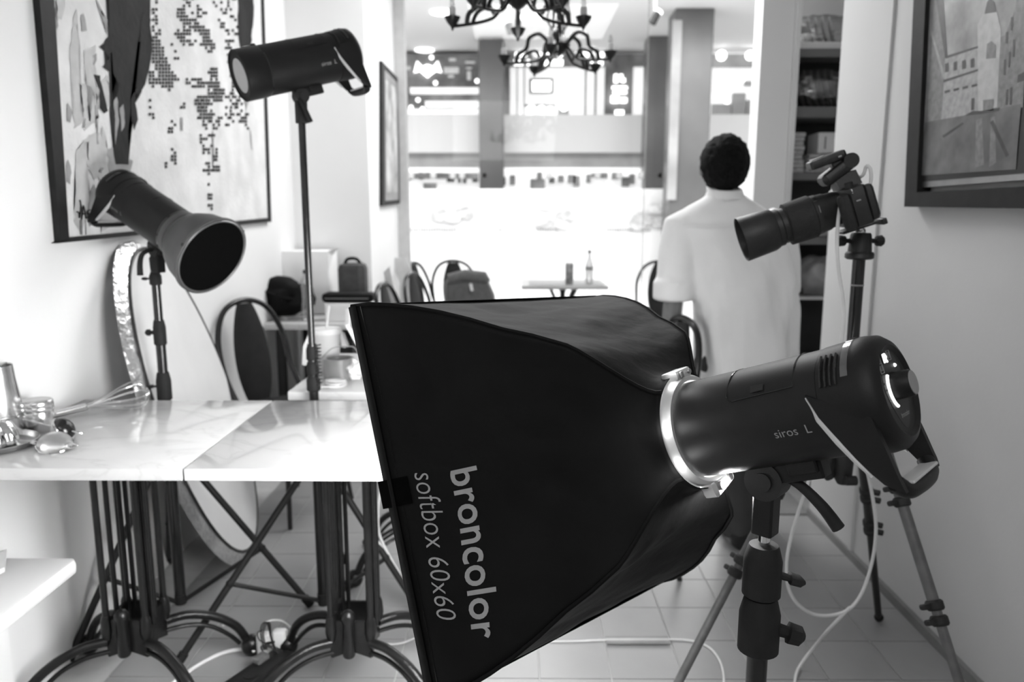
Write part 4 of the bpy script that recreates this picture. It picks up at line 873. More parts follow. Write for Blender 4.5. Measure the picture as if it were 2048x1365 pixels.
cn = aY(1139, 570, 5.86); zc5 = aY(1139, 526, 5.9).z
t = thing('drink_can', 'grey drink can standing on the bistro table outside', 'can', (cn.x, 5.9, zt5)); obj('can_body', MB().lathe((cn.x, 5.9, zt5+.006), (0, 0, 1), [(0, .026), (.008, .032), (zc5-zt5-.015, .032), (zc5-zt5-.006, .027)], 24), mat('can_print', .16, .35, .5, noise=(30, .4)), t)
bn = aY(1178, 570, 5.9); zb5 = aY(1178, 501, 5.9).z
t = thing('glass_bottle', 'small clear bottle with dark cap on the bistro table outside', 'bottle', (bn.x, 5.9, zt5)); hb_ = zb5-zt5
obj('bottle_body', MB().lathe((bn.x, 5.9, zt5+.006), (0, 0, 1), [(0, .026), (.004, .031), (hb_*.55, .031), (hb_*.75, .013), (hb_*.92, .011)], 24), m_clear, t); obj('bottle_cap', MB().cyl((bn.x, 5.9, zt5+hb_*.92), (bn.x, 5.9, zt5+hb_), .014, n=14), m_blk, t); obj('bottle_label', MB().lathe((bn.x, 5.9, zt5), (0, 0, 1), [(hb_*.42, .0318), (hb_*.52, .0318)], 24, cap=False), m_grey, t)
# ---------------------------------------------------------------- chandeliers
def make_chandelier(label, c, tall=True):
    t = thing('chandelier', label, 'chandelier', c, 0, 'wrought-iron chandeliers'); L = dict(local=True)
    obj('hub', MB().lathe((0, 0, 0), (0, 0, 1), [(-.055, .004), (-.045, .02), (-.02, .050), (.0, .058), (.02, .050), (.05, .018), (.09, .012)], 24), m_iron, t, **L)
    for k in range(3): a_ = 2*pi*k/3+.3; obj('rod', MB().cyl((.03*cos(a_), .03*sin(a_), 0), (.03*cos(a_), .03*sin(a_), .45), .005, n=8), m_iron, t, **L)
    obj('stem', MB().cyl((0, 0, .05), (0, 0, 2.99-c[2]), .006, n=8), m_iron, t, **L)
    for k in range(5):
        a_ = R(90+72*k); d = V((cos(a_), sin(a_), 0)); u = V((0, 0, 1))
        def p(r, z): return d*r+u*z
        arm = obj('arm', MB().tube(bez([p(.04, .0), p(.09, -.065), p(.13, -.082), p(.20, -.090), p(.277, -.093)], 6), .007, 8), m_iron, t, **L)
        obj('scroll', MB().tube(bez([p(.05, .01), p(.10, .05), p(.15, .03), p(.165, -.02), p(.205, -.05), p(.215, -.086)], 6), .010, 8), m_iron, arm, **L)
        obj('scroll', MB().tube(bez([p(.19, -.088), p(.17, -.05), p(.12, -.03), p(.10, -.06)], 6), .008, 8), m_iron, arm, **L)
        obj('scroll', MB().tube(bez([p(.03, .07), p(.06, .12), p(.05, .20), p(.09, .28), p(.075, .31), p(.06, .285)], 6), .004, 6), m_iron, arm, **L)
        obj('drip_cup', MB().lathe(p(.277, -.11), u, [(0, .003), (.015, .008), (.03, .022), (.045, .030), (.052, .033), (.053, .010)], 18), m_iron, arm, **L)
        obj('candle_sleeve', MB().cyl(p(.277, -.058), p(.277, -.022), .0135, n=14), m_lgrey, arm, **L)
        obj('bulb', MB().lathe(p(.277, -.024), u, [(0, .006), (.012, .011), (.03, .009), (.05, .001)], 12), m_clear, arm, **L)
    return t
c1_ = aY(1036, 10, 3.1); make_chandelier('nearer black wrought-iron chandelier cut by the top edge of the photo', (c1_.x, 3.1, c1_.z+.035))
c2_ = aY(1118, 90, 3.95); make_chandelier('farther black wrought-iron chandelier hanging complete below the nearer one', (c2_.x, 3.95, c2_.z)).rotation_euler = (0, 0, R(25))
# ---------------------------------------------------------------- shelf unit in the niche
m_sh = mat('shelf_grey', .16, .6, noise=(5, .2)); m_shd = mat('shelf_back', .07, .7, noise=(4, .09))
su = thing('shelf_unit', 'tall grey shelf unit in the niche between the pier and the right wall', 'shelf', (1.55, 3.9, 0))
SX0, SX1, SY = 1.292, 1.80, 3.76
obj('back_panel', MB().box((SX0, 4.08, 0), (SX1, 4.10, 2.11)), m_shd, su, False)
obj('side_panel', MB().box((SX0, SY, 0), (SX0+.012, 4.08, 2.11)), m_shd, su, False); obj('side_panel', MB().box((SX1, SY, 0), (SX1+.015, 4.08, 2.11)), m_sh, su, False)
shz = []
for i, (za, zb) in enumerate(((2.112, 2.078), (1.815, 1.764), (1.505, 1.469), (1.191, 1.155), (.895, .880), (.40, .38))):
    shz.append(za); obj('shelf_board', MB().box((SX0+.012, SY-.005, zb), (SX1, 4.08, za), .002), m_white if i in (0, 4) else m_sh, su, False)
obj('shelf_shadow_strip', MB().box((SX0+.012, SY-.02, 2.04), (SX1, SY-.006, 2.078), .002), m_sh, su, False)  # grey strip paints the shadow below the bright top board
def plates(label, x, z, n, r):
    t = thing('wrapped_plates', label, 'plates', (x, 3.9, z))
    for k in range(n):
        px_ = x-.10+.034*k; lean = .28
        obj('plate', MB().lathe((px_, 3.9, z+r*.98), (1, -.45, lean), [(0, r*.3), (.003, r*.6), (.014, r*.97), (.016, r), (.0175, r*.97), (.006, r*.6), (.003, .002)], 32), m_lgrey, t)
    ic = bmesh.new(); bmesh.ops.create_icosphere(ic, subdivisions=4, radius=1)
    for v in ic.verts:
        n_ = 1+.10*mn.noise(v.co*5)+.05*mn.noise(v.co*14); v.co = V((x+.03+v.co.x*.20*n_, 3.9+v.co.y*.13*n_, z+r*.95+v.co.z*r*1.05*n_)); v.co.z = max(v.co.z, z+.001); v.co.y = min(v.co.y, 4.06)
    obj('cling_wrap', ic, m_film, t)
plates('stack of plates in crinkled clear wrap on the topmost shelf', 1.46, 2.113, 6, .075)
plates('stack of plates in crinkled clear wrap on the second shelf', 1.46, 1.816, 7, .098)
ns = thing('napkin_stack', 'tall stack of white napkin packs on the third shelf', 'napkins', (1.36, 3.86, 1.506))
for k in range(9): obj('napkin_pack', MB().box((1.312+random.uniform(0, .006), 3.78, 1.506+.0215*k), (1.40+random.uniform(-.006, .006), 3.98, 1.526+.0215*k), .004), m_book, ns)
bb = thing('white_carton', 'small white carton standing right of the napkin stack', 'carton', (1.5, 3.9, 1.506))
obj('carton_body', MB().box((1.475, 3.80, 1.60), (1.575, 3.95, 1.70), .004), m_paper, bb); obj('printed_panel', MB().box((1.505, 3.7985, 1.62), (1.512, 3.7999, 1.68)), m_grey, bb)
bb = thing('paper_pile', 'loose pile of pale papers under the small white carton', 'papers', (1.5, 3.9, 1.506))
for k in range(5): obj('paper_bundle', MB().box((1.415+.004*k, 3.79, 1.507+.018*k), (1.58-.003*k, 3.97, 1.5235+.018*k), .005), m_book, bb)
ic = bmesh.new(); bmesh.ops.create_icosphere(ic, subdivisions=4, radius=1)
for v in ic.verts:
    n_ = 1+.25*mn.noise(v.co*1.8+V((5, 0, 0)))+.07*mn.noise(v.co*7); v.co = V((1.55+v.co.x*.13*n_, 3.86+v.co.y*.11*n_, .99+v.co.z*.105*n_)); v.co.z = max(v.co.z, .8965)
tag(obj('plastic_bag', ic, mat('milky_bag', .42, .35, noise=(9, .3))), 'crumpled pale plastic bag bulging from the fifth shelf beside the person', 'bag')
t = thing('storage_tray', 'pale low tray on the fourth shelf behind the camera lens', 'tray', (1.42, 3.9, 1.192))
obj('tray_body', MB().box((1.32, 3.80, 1.192), (1.56, 4.0, 1.29), .01), m_lgrey, t)
t = thing('dark_crate', 'dark crate with round lids at the bottom of the shelf unit', 'crate', (1.5, 3.9, .402))
obj('crate_body', MB().box((1.32, 3.79, .401), (1.70, 4.04, .55), .008), m_blk, t)
for k in range(5): obj('lid', MB().cyl((1.36+.075*k, 3.86, .551), (1.36+.075*k, 3.86, .585), .031, n=18), m_grey, t)
# ---------------------------------------------------------------- camera on its tripod
Ca = aim(1483, 480, -217, 76, .16); Co = aY(1483, 480, 1.76)
ca, cx_, cz_ = basis(Ca); TC0 = Tm(Co, cx_, ca, cz_); TC = Tm(Co, cx_, ca*.79, cz_); BC = lambda: MB(TC)
m_cam = mat('camera_black', .010, .45, noise=(60, .014), bump=(300, .1)); m_gr = mat('ribbed_rubber', .008, .7, noise=(60, .012), bump=(200, .2))
cm = thing('photo_camera', 'black camera with long hooded telephoto lens pointing down left', 'camera', Co)
Yv = (0, 1, 0)
obj('lens_hood', BC().lathe((0, 0, 0), Yv, [(0, .0515), (-.002, .0525), (-.085, .0490), (-.098, .0455), (-.098, .040), (-.03, .046), (-.002, .0495), (0, .0515)], 56, cap=False), m_cam, cm)
obj('front_glass', BC().lathe((0, -.088, 0), Yv, [(0, .040), (.003, .030), (.005, .001)], 40), m_screen, cm)
obj('lens_collar', BC().lathe((0, 0, 0), Yv, [(-.097, .0405), (-.100, .0435), (-.113, .0435), (-.117, .0405), (-.132, .0405)], 48), m_cam, cm)
zr = obj('zoom_ring', BC().lathe((0, 0, 0), Yv, [(-.130, .041), (-.134, .0485), (-.205, .0495), (-.209, .047)], 56), m_gr, cm)
obj('lens_barrel', BC().lathe((0, 0, 0), Yv, [(-.208, .046), (-.225, .0455), (-.228, .044), (-.245, .043), (-.252, .0405), (-.268, .0395), (-.285, .037)], 48), m_cam, cm)
obj('focus_window', BC().grid([[(-.0462*cos(R(p)), y, .0462*sin(R(p))) for y in (-.212, -.222)] for p in (45, 55, 65, 75)]), m_clear, cm)
obj('lens_mark', BC().box((-.0475, -.218, .006), (-.0462, -.2165, .022)), m_print, cm)
bd = BC(); bd.box((-.072, -.345, -.052), (.072, -.285, .040), .012).box((-.072, -.362, -.045), (-.045, -.33, .035), .01)
obj('camera_body', bd, m_cam, cm)
obj('hand_grip', BC().box((-.076, -.300, -.052), (-.045, -.262, .030), .012), m_gr, cm)
obj('prism_hump', BC().prism([(-.028, -.352, .038), (.028, -.352, .038), (.020, -.348, .070), (-.020, -.348, .070)], (0, .062, -.003)), m_cam, cm)
obj('rear_screen', BC().box((-.045, -.3475, -.040), (.045, -.345, .028), .001), m_screen, cm)
obj('shutter_dial', BC().cyl((-.055, -.305, .038), (-.055, -.305, .050), .011, n=18), m_gr, cm)
obj('strap_lug', BC().torus((-.074, -.300, .030), (0, 1, 0), .006, .0012, 14, 5), m_chrome, cm)
obj('badge', BC().box((-.0735, -.318, .006), (-.0722, -.306, .009)), m_print, cm)
mp = BC(); mp.box((-.030, -.385, -.0595), (.030, -.265, -.0535), .002).box((-.034, -.387, -.066), (.034, -.372, -.052), .003)
obj('mounting_plate', mp, m_cam, cm)
rt = thing('radio_trigger', 'flat black radio trigger stacked highest above the camera', 'trigger', TC @ V((0, -.30, .12)))
TR = TC0 @ M.Translation((0, -.248, .062)) @ M.Rotation(R(-20), 4, 'X')
TR2 = TC0 @ M.Translation((0, -.224, .104)) @ M.Rotation(R(-2), 4, 'X')
r2 = thing('flash_receiver', 'rounded black flash unit on the camera hot shoe with white cable plugged in', 'flash unit', TC @ V((0, -.30, .08)))
obj('unit_body', MB(TR).box((-.030, -.045, .004), (.030, .042, .032), .010), m_cam, r2); obj('unit_dial', MB(TR).cyl((-.031, -.030, .022), (.031, -.030, .022), .0165, n=28), m_cam, r2); obj('shoe_foot', MB(TR).box((-.010, -.012, -.004), (.010, .012, .006), .001), m_dull, r2)
obj('unit_body', MB(TR2).box((-.022, -.042, -.004), (.022, .038, .016), .005), m_cam, rt); obj('unit_neck', MB(TR2).box((-.012, -.032, -.022), (.012, -.008, -.002), .003), m_cam, rt)
obj('switch', MB(TR2).box((-.0235, -.030, .002), (-.0218, -.022, .006), .0005), m_dull, rt); obj('clip', MB(TR2).box((-.008, .0, .016), (.008, .03, .019), .001), m_dull, rt)
YT = 1.80; X_ = aY(1712, 600, YT).x; zt_ = lambda y: aY(1712, y, YT).z
tr = thing('camera_tripod', 'black and grey camera tripod with ball head by the right wall', 'tripod', (X_, YT, 0))
bc = V((X_, YT, 0)); zb_ = zt_(468)
obj('ball', MB().sph(bc+V((-.004, 0, zb_+.004)), .014).cyl(bc+V((-.004, 0, zb_)), bc+V((-.012, 0, zb_+.032)), .006, n=12), m_steel, tr)
obj('ball_housing', MB().lathe(bc, (0, 0, 1), [(zt_(504), .0265), (zt_(500), .0265), (zt_(470), .0235), (zt_(466), .021)], 32), m_cam, tr)
obj('pan_base', MB().lathe(bc, (0, 0, 1), [(zt_(519), .027), (zt_(516), .0325), (zt_(508), .0325), (zt_(504), .029)], 32), m_cam, tr)
for sx in (-1, 1):
    k = bc+V((sx*.026, 0, zt_(482))); obj('tension_knob', MB().tube([k, k+V((sx*.010, 0, 0)), k+V((sx*.011, 0, 0)), k+V((sx*.024, 0, 0)), k+V((sx*.028, 0, 0))], [.006, .005, .012, .0135, .010], 8), m_gr, tr)
zh = .932
obj('centre_column', MB().cyl(bc+V((0, 0, zt_(920))), bc+V((0, 0, zt_(519))), .0145, n=24), m_tube, tr)
obj('column_ring', MB().cyl(bc+V((0, 0, zt_(572))), bc+V((0, 0, zt_(569))), .0152, n=24), m_grey, tr)
obj('tripod_hub', MB().lathe(bc, (0, 0, 1), [(zh-.03, .03), (zh-.01, .045), (zh+.02, .045), (zh+.035, .022)], 24), m_cam, tr)
m_carb = mat('grey_carbon', .075, .45, noise=(40, .11))
def tleg(az, r, mid, m2, mask=None):
    d = V((cos(R(az)), sin(R(az)), 0)); top = bc+d*.03+V((0, 0, zh)); foot = bc+d*r; foot.z = .01
    q = lambda u: top.lerp(foot, u); g = (foot-top).normalized(); s_ = g.cross(V((0, 0, 1))).normalized()
    l = obj('leg', MB().cyl(q(0), q(mid[0]), .0145, n=16).cyl(q(mid[0]), q(mid[1]), .0125, n=16).cyl(q(mid[1]), q(.985), .0105, n=16), m2, tr)
    for u in mid:
        for e in (0, .03):
            obj('twist_lock', MB().lathe(q(u+e), g, [(-.004, .015), (0, .0185), (.014, .0185), (.018, .015)], 16), m_gr, l)
            obj('lever_lock', MB().box((-.006, -.006, -.008), (.018, .006, .008), .003, T=Tm(q(u+e)+s_*.018+g*.007, s_, g, s_.cross(g))), m_gr, l)
    obj('rubber_foot', MB().sph(foot+V((0, 0, .004)), .0145, n=12, m=8), m_rub, l)
ML = aZ(1757, 1243, 0); mv = ML-bc; azm = math.degrees(math.atan2(mv.y, mv.x)); rm = V((mv.x, mv.y, 0)).length
tleg(azm, rm, (.42, .55), m_cam); tleg(-72, .56, (.26, .50), m_carb); tleg(-158, .58, (.28, .48), m_carb)
k = bc+V((0, -.02, zt_(925))); obj('column_clamp', MB().lathe(bc, (0, 0, 1), [(zt_(968), .012), (zt_(955), .022), (zt_(915), .024), (zt_(908), .018)], 20), m_gr, tr)
k = aY(1662, 932, YT); obj('hanging_knob', MB().tube([k+V((.0, 0, .028)), k+V((-.010, 0, .012)), k+V((-.011, 0, -.015)), k+V((0, 0, -.03))], [.008, .016, .017, .014], 10).cyl(k+V((0, 0, .02)), bc+V((0, 0, zt_(925))), .006, n=8), m_gr, tr)
k = aY(1712, 962, YT-.03); obj('clamp_knob', MB().cyl(k+V((-.026, 0, 0)), k, .012, n=10), m_gr, tr)
# white sync cable
wc = [aY(x, y, Y) for x, y, Y in ((1697, 372, 1.74), (1688, 385, 1.71), (1679, 420, 1.70), (1674, 480, 1.70), (1677, 540, 1.70), (1686, 600, 1.70), (1686, 660, 1.70), (1670, 760, 1.70), (1638, 880, 1.70), (1618, 960, 1.72), (1600, 1015, 1.75), (1582, 1075, 1.78), (1573, 1130, 1.8), (1578, 1180, 1.82), (1602, 1215, 1.84), (1640, 1232, 1.86), (1690, 1224, 1.87), (1722, 1190, 1.87), (1744, 1125, 1.86), (1752, 1060, 1.84), (1746, 1000, 1.82), (1734, 940, 1.79))]
tag(obj('sync_cable', MB().tube(bez(wc, 8), .0042, 8), m_wcable), 'white cable hanging from the camera in a big loop before the tripod legs', 'cable')
wc = [aY(1708, 362, 1.735), aY(1726, 350, 1.71), aY(1733, 332, 1.70), aY(1741, 340, 1.69), aY(1741, 365, 1.69), aY(1730, 385, 1.69), aY(1717, 384, 1.71), aY(1712, 372, 1.73)]
tag(obj('short_cable', MB().tube(bez(wc, 8), .0038, 8), m_wcable), 'short pale cable looping from the hot-shoe flash unit back into the camera', 'cable')
wc = [aY(1700, 1215, 1.87), aY(1662, 1255, 1.88), aZ(1632, 1290, .08), aZ(1605, 1325, .02), aZ(1592, 1352, .006), aZ(1588, 1400, .006)]
tag(obj('floor_cable', MB().tube(bez(wc, 8), .0042, 8), m_wcable), 'pale cable dropping from the big loop onto the floor tiles', 'cable')
# ---------------------------------------------------------------- floor: cables, power strip, tape
def fcab(name, pts, r, label, m=None, z=None):
    z = z or r+.0005
    return tag(obj(name, MB().tube(bez([aZ(x, y, z if len(q) == 0 else q[0]) for x, y, *q in pts], 8), r, 8), m or m_wcable), label, 'cable')
fcab('power_cable', [(330, 1385), (350, 1364), (392, 1334), (440, 1309), (478, 1300, .012), (508, 1302, .03)], .0055, 'thick white mains cable running from the lower left to the power strip')
fcab('adapter_cable', [(444, 1252), (460, 1249), (478, 1259), (497, 1270, .02), (514, 1279, .05)], .003, 'thin white cable leaving the white adapter towards the left')
fcab('adapter_cable', [(530, 1246, .085), (546, 1241, .09), (566, 1244, .07), (584, 1260, .03), (594, 1278, .01), (596, 1287), (586, 1292), (572, 1288, .03)], .003, 'thin white cable arching to the right over the white adapter')
fcab('adapter_cable', [(750, 1283), (775, 1289), (800, 1288), (822, 1281), (850, 1268)], .003, 'thin white cable curving on the tiles left of the softbox corner')
fcab('taped_cable', [(1100, 1284), (1160, 1283), (1212, 1281), (1280, 1281), (1340, 1280), (1385, 1283), (1418, 1296), (1438, 1320), (1447, 1350), (1448, 1400)], .003, 'thin white cable passing under the grey tape strip')
hc = [aY(768, 955, 2.28), aY(758, 1000, 2.28), aY(757, 1060, 2.30), aY(772, 1100, 2.31), aY(800, 1150, 2.33), aY(830, 1205, 2.36), aY(870, 1250, 2.4)]
tag(obj('hanging_cable', MB().tube(bez(hc, 8), .0045, 8), m_wcable), 'thick white cable hanging behind the right marble table base', 'cable')
hc = [aY(755, 1082, 2.26), aY(780, 1120, 2.28), aY(812, 1180, 2.31), aY(850, 1240, 2.36)]
tag(obj('hanging_cable', MB().tube(bez(hc, 8), .0035, 8), m_wcable), 'thinner white cable slanting beside the thick hanging one', 'cable')
ts = thing('tape_strip', 'grey tape strip fixing a cable to the floor tiles', 'tape', aZ(1276, 1281, 0))
a_, b_, c_, d_ = aZ(1211, 1274, .0062), aZ(1336, 1274, .0062), aZ(1341, 1289, .0062), aZ(1213, 1289, .0062)
obj('tape_band', MB().prism([a_, b_, c_, d_], (0, 0, .0015)), mat('tape_grey', .24, .6, noise=(20, .2)), ts, False)
obj('raised_ridge', MB().prism([a_.lerp(d_, .35)+V((0, 0, .0015)), b_.lerp(c_, .35)+V((0, 0, .0015)), b_.lerp(c_, .65)+V((0, 0, .0015)), a_.lerp(d_, .65)+V((0, 0, .0015))], (0, 0, .002)), m_lgrey, ts, False)
g = aZ(528, 1352, 0); TP = M.Translation(g) @ M.Rotation(R(62), 4, 'Z')
ps_ = thing('power_strip', 'black power strip on the floor between the cast-iron table bases', 'power strip', g)
obj('strip_body', MB(TP).box((-.13, -.035, 0), (.09, .035, .035), .006), m_blk, ps_)
obj('plug', MB(TP).box((-.012, .004, .0352), (.030, .034, .052), .003), mat('worn_label', .10, .5, noise=(25, .22)), ps_)
for q in (-.10, -.055): obj('socket_face', MB(TP).cyl((q, -.008, .0352), (q, -.008, .037), .019, n=20), m_rub, ps_)
g = aZ(543, 1322, 0); ap = thing('white_adapter', 'pair of white plug adapters standing behind the black power strip', 'adapter', g)
obj('adapter_body', MB().box((g.x-.045, g.y, 0), (g.x-.006, g.y+.035, .078), .008), m_white, ap); obj('adapter_body', MB().box((g.x+.0, g.y+.005, 0), (g.x+.042, g.y+.04, .085), .008), m_white, ap)
bl = thing('cord_bundle', 'tied bundle of thin black cord draped over the white adapters', 'cord', g)
for k in range(3):
    ox = (k-2)*.006; P = [(528+k*3, 1300), (521+k*3, 1270), (524+k*4, 1250), (534+k*3, 1247), (541+k, 1275), (552+k*2, 1310), (563+k*2, 1340), (570, 1372)]
    obj('cord_loop', MB().tube(bez([aY(x, y, g.y-.012-.003*k) if y < 1330 else aY(x, y, g.y-.05) for x, y in P], 6), .0018, 6), m_bcable, bl)
obj('cord_loop', MB().tube(bez([aY(x, y, g.y-.015) for x, y in ((575, 1322), (560, 1300), (540, 1292), (520, 1282), (515, 1270), (518, 1264), (524, 1262))], 6), .0018, 6), m_bcable, bl)
obj('cord_loop', MB().tube(bez([aY(x, y, g.y-.02) for x, y in ((540, 1330), (530, 1310), (522, 1296), (530, 1292), (545, 1298), (556, 1308))], 6), .0022, 6), m_bcable, bl)
obj('cord_tie', MB().tube([aY(533, 1288, g.y-.02), aY(548, 1285, g.y-.028)], .004, 6), m_bcable, bl)
# ---------------------------------------------------------------- the person
YP = 2.84
def pp(x, y, dy=0): return aY(x, y, YP+dy)
pe = thing('person', 'person seen from behind in a loose white shirt with rolled sleeves and dark hair', 'person', (pp(1480, 700).x, YP, 0))
SXP = pp(1480, 700).x; zs = lambda y: pp(1480, y).z
def skin(name, pts, edges, m, parent, sub=2, root=0):
    me = bpy.data.meshes.new(name); L = rootloc(parent)
    me.from_pydata([V(p[0])-L for p in pts], edges, []); me.materials.append(m)
    o = bpy.data.objects.new(name, me); COL.objects.link(o); o.parent = parent
    md = o.modifiers.new('skin', 'SKIN'); md.use_smooth_shade = True
    for i, p in enumerate(pts):
        sv = me.skin_vertices[0].data[i]; sv.radius = p[1] if isinstance(p[1], tuple) else (p[1], p[1]); sv.use_root = (i == root)
    s_ = o.modifiers.new('sub', 'SUBSURF'); s_.levels = sub; s_.render_levels = sub
    return o
hx = pp(1451, 330).x; cxp = SXP-.01
LSH, RSH = V((pp(1362, 452).x, YP+.01, zs(452))), V((pp(1560, 452).x, YP+.02, zs(452)))
LEL = V((pp(1346, 592).x, YP-.02, zs(592))); LWR = V((pp(1338, 700).x, YP+.06, zs(700)))
REL = V((pp(1582, 590).x, YP+.06, zs(590))); RWR = V((pp(1545, 610).x, YP+.30, zs(600)))
fl = aZ(1470, 1088, 0); fr_ = V((fl.x+.10, fl.y+.20, 0))
P = [(V((cxp, YP, .80)), (.12, .09)), (V((cxp, YP, .98)), (.115, .085)), (V((cxp, YP+.0, 1.14)), (.125, .09)), (V((cxp-.01, YP, zs(468))), (.075, .06)), (V((hx+.004, YP+.01, zs(392))), .052), (V((hx, YP+.02, zs(365))), .055),
     (V((hx, YP+.02, zs(335))), (.078, .088)), (V((hx, YP+.02, zs(300))), (.074, .085)),
     (LSH-V((0, 0, .02)), .036), (LEL, .040), (LWR, .027), (RSH-V((0, 0, .02)), .036), (REL, .040), (RWR, .027),
     (V((cxp-.08, YP, .76)), .085), (V((fl.x-.0, fl.y+.02, .44)), .055), (V((fl.x, fl.y, .09)), .038), (V((cxp+.06, YP, .76)), .085), (V((fr_.x, fr_.y-.03, .44)), .055), (V((fr_.x, fr_.y, .09)), .038),
     (LWR+V((.004, .01, -.045)), (.036, .018)), (LWR+V((.006, .015, -.085)), (.034, .014)), (RWR+V((-.01, .045, -.005)), (.034, .018)), (RWR+V((-.015, .085, -.01)), (.032, .014))]
E2 = [(0, 1), (1, 2), (2, 3), (3, 4), (4, 5), (5, 6), (6, 7), (3, 8), (8, 9), (9, 10), (3, 11), (11, 12), (12, 13), (0, 14), (14, 15), (15, 16), (0, 17), (17, 18), (18, 19), (10, 20), (20, 21), (13, 22), (22, 23)]
# fingers continue from the palms in the same skinned figure
def fingers(base, idx, fwd, side, curl):
    n = len(P)
    for k, (o_, ln) in enumerate(((-.024, .060), (-.008, .070), (.008, .066), (.023, .052))):
        b = base+side*o_; p1 = b+fwd*.012; p2 = b+fwd*(.012+ln*.5)+curl*.006; p3 = b+fwd*(.012+ln*.92)+curl*.022
        i = len(P); P.append((p1, .0095)); P.append((p2, .0088)); P.append((p3, .0075)); E2.extend([(idx, i), (i, i+1), (i+1, i+2)])
def thumb(base, idx, fwd, side, curl):
    i = len(P); P.append((base+side*.030+fwd*.005, .0115)); P.append((base+side*.048+fwd*.030+curl*.01, .0095)); P.append((base+side*.052+fwd*.055+curl*.018, .0085)); E2.extend([(idx, i), (i, i+1), (i+1, i+2)])
dn = V((.05, .12, -1)).normalized(); fingers(P[21][0], 21, dn, V((0, 1, .1)), V((.6, 0, 0))); thumb(P[20][0], 20, dn, V((0, 1, 0)), V((.5, 0, 0)))
fw = V((-.15, 1, -.1)).normalized(); fingers(P[23][0], 23, fw, V((1, .1, 0)), V((0, 0, -.8))); thumb(P[22][0], 22, fw, V((-1, 0, .2)), V((0, 0, -.5)))
skin('body', P, E2, m_skin, pe)
# face (turned away): nose, ears, eyes, mouth
hc_ = V((hx, YP+.02, zs(328)))
obj('nose', MB().tube([hc_+V((0, .088, .012)), hc_+V((0, .106, -.012)), hc_+V((0, .100, -.026)), hc_+V((0, .086, -.030))], [.006, .011, .014, .008], 10), m_skin, pe)
for sx in (-1, 1):
    obj('ear', MB().sph(hc_+V((sx*.083, .002, -.012)), .009, .020, .031, 12, 8), m_skin, pe)
    obj('eye', MB().sph(hc_+V((sx*.031, .083, .010)), .013, .010, .009, 10, 8), m_white, pe)
obj('mouth', MB().tube([hc_+V((-.024, .078, -.052)), hc_+V((0, .088, -.050)), hc_+V((.024, .078, -.052))], [.003, .006, .003], 8), mat('lips', .12, .5, noise=(30, .14)), pe)
hb = bmesh.new(); bmesh.ops.create_icosphere(hb, subdivisions=5, radius=1)
for v in hb.verts:
    d = v.co.copy(); n_ = 1+.045*mn.noise(d*5)+.035*mn.noise(d*16)
    front = max(0, d.y); low = max(0, -d.z)
    sx_ = .090*(1-.22*low*low); q = V((d.x*sx_, d.y*.100, d.z*(.112 if d.z > 0 else .108)))*n_
    if d.y > .25: q.z = max(q.z, .035); q *= (1-.06*front)
    v.co = hc_+V((0, -.010, -.002))+q
obj('hair', hb, m_hair, pe)
# shirt: lofted trunk with sleeves merged by a remesh
g = MB(); rr = []
for (y, xa, xb, d) in ((386, 1418, 1484, .058), (396, 1408, 1494, .066), (412, 1378, 1522, .080), (430, 1352, 1548, .094), (455, 1342, 1566, .105), (500, 1360, 1580, .118), (560, 1384, 1592, .125), (620, 1390, 1596, .130), (680, 1390, 1594, .132), (760, 1388, 1596, .135), (840, 1386, 1598, .135)):
    xl, xr_ = pp(xa, y).x, pp(xb, y).x; c = (xl+xr_)/2; a_ = (xr_-xl)/2; z = zs(y); r_ = []
    for k in range(40):
        t = 2*pi*k/40; f_ = 1+(.060*sin(6*t+z*11)+.045*sin(10*t-z*15))*(0 if y < 440 else 1)
        ct, st_ = cos(t), sin(t); e_ = .82
        r_.append((c+a_*math.copysign(abs(ct)**e_, ct)*(1 if abs(ct) > .9 else f_), YP+d*math.copysign(abs(st_)**e_, st_)*f_+.01, z))
    rr.append(r_)
g.rings(rr)
g.tube([LSH+V((.045, 0, .015)), LSH+V((.004, 0, 0)), LSH.lerp(LEL, .4), LSH.lerp(LEL, .8), LEL+V((-.002, 0, -.012))], [.060, .070, .074, .072, .070], 20)
g.tube([LEL+V((0, 0, .062)), LEL+V((0, 0, .056)), LEL+V((-.002, 0, -.010)), LEL+V((-.002, 0, -.016))], [.070, .080, .078, .068], 20)
g.tube([RSH+V((-.045, 0, .015)), RSH, RSH.lerp(REL, .5), REL+V((0, .02, 0))], [.060, .066, .068, .064], 20)
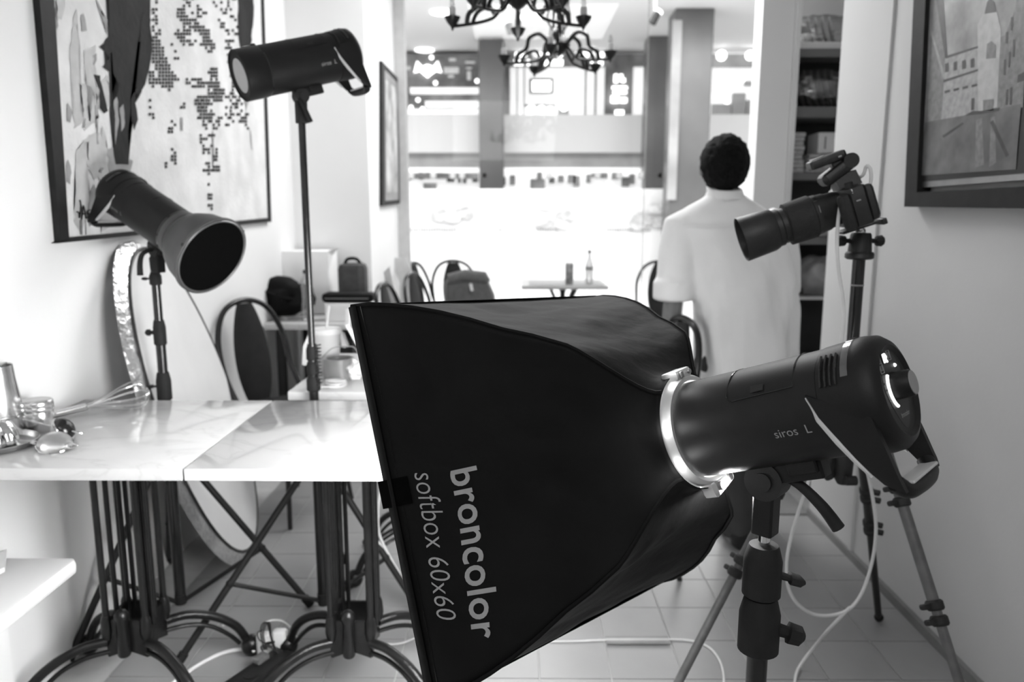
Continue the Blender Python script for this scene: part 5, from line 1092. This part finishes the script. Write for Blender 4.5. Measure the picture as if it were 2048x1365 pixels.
o = obj('shirt', g, m_shirt, pe); rm_ = o.modifiers.new('rm', 'REMESH'); rm_.mode = 'VOXEL'; rm_.voxel_size = .009; rm_.use_smooth_shade = True
sm_ = o.modifiers.new('sm', 'SMOOTH'); sm_.iterations = 4; sm_.factor = .6
cg = MB(); cg.rings([[(hx+.004+(.056+q)*cos(t), YP+.006+(.058+q)*sin(t), z+.012*sin(t)) for t in [2*pi*k/28 for k in range(28)]] for q, z in ((.012, zs(396)), (.004, zs(384)), (.000, zs(376)), (.006, zs(378)), (.016, zs(394)))], cap=False)
obj('collar', cg, m_shirt, pe)
obj('yoke_seam', MB().tube(bez([pp(1365, 448, -.085)+V((0, 0, 0)), pp(1420, 452, -.112), pp(1480, 450, -.115), pp(1540, 447, -.095)], 6), .0022, 5), m_shirt, pe)
tg = pp(1330, 493, -.02); obj('sleeve_tab', MB().box((tg.x-.006, tg.y-.01, tg.z-.018), (tg.x+.006, tg.y+.01, tg.z+.018), .002), m_blk, pe)
g = MB()
for (hp, ft) in ((P[14][0], fl), (P[17][0], fr_)):
    kn = V(((hp.x+ft.x)/2, (hp.y+ft.y)/2-.01, .46)); g.tube([V((cxp+(hp.x-cxp)*.8, hp.y, .88)), V((hp.x, hp.y, .74)), kn, V((ft.x, ft.y, .14)), V((ft.x, ft.y, .045))], [.075, .088, .072, .064, .066], 20)
o = obj('trousers', g, m_trou, pe); rm_ = o.modifiers.new('rm', 'REMESH'); rm_.mode = 'VOXEL'; rm_.voxel_size = .009; rm_.use_smooth_shade = True
for ft in (fl, fr_):
    sh_ = MB(); q = V((ft.x, ft.y, 0)); sh_.rings([[q+V((w_*cos(t), yy+0*w_*sin(t), .005+h_*(1+sin(t))*.5)) for t in [2*pi*k/20 for k in range(20)]] for (yy, w_, h_) in ((-.068, .018, .04), (-.060, .036, .075), (-.03, .042, .085), (.03, .042, .08), (.09, .048, .06), (.15, .050, .05), (.19, .040, .042), (.21, .018, .03))])
    obj('shoe', sh_, mat('black_shoe', .008, .3, noise=(30, .012)), pe)
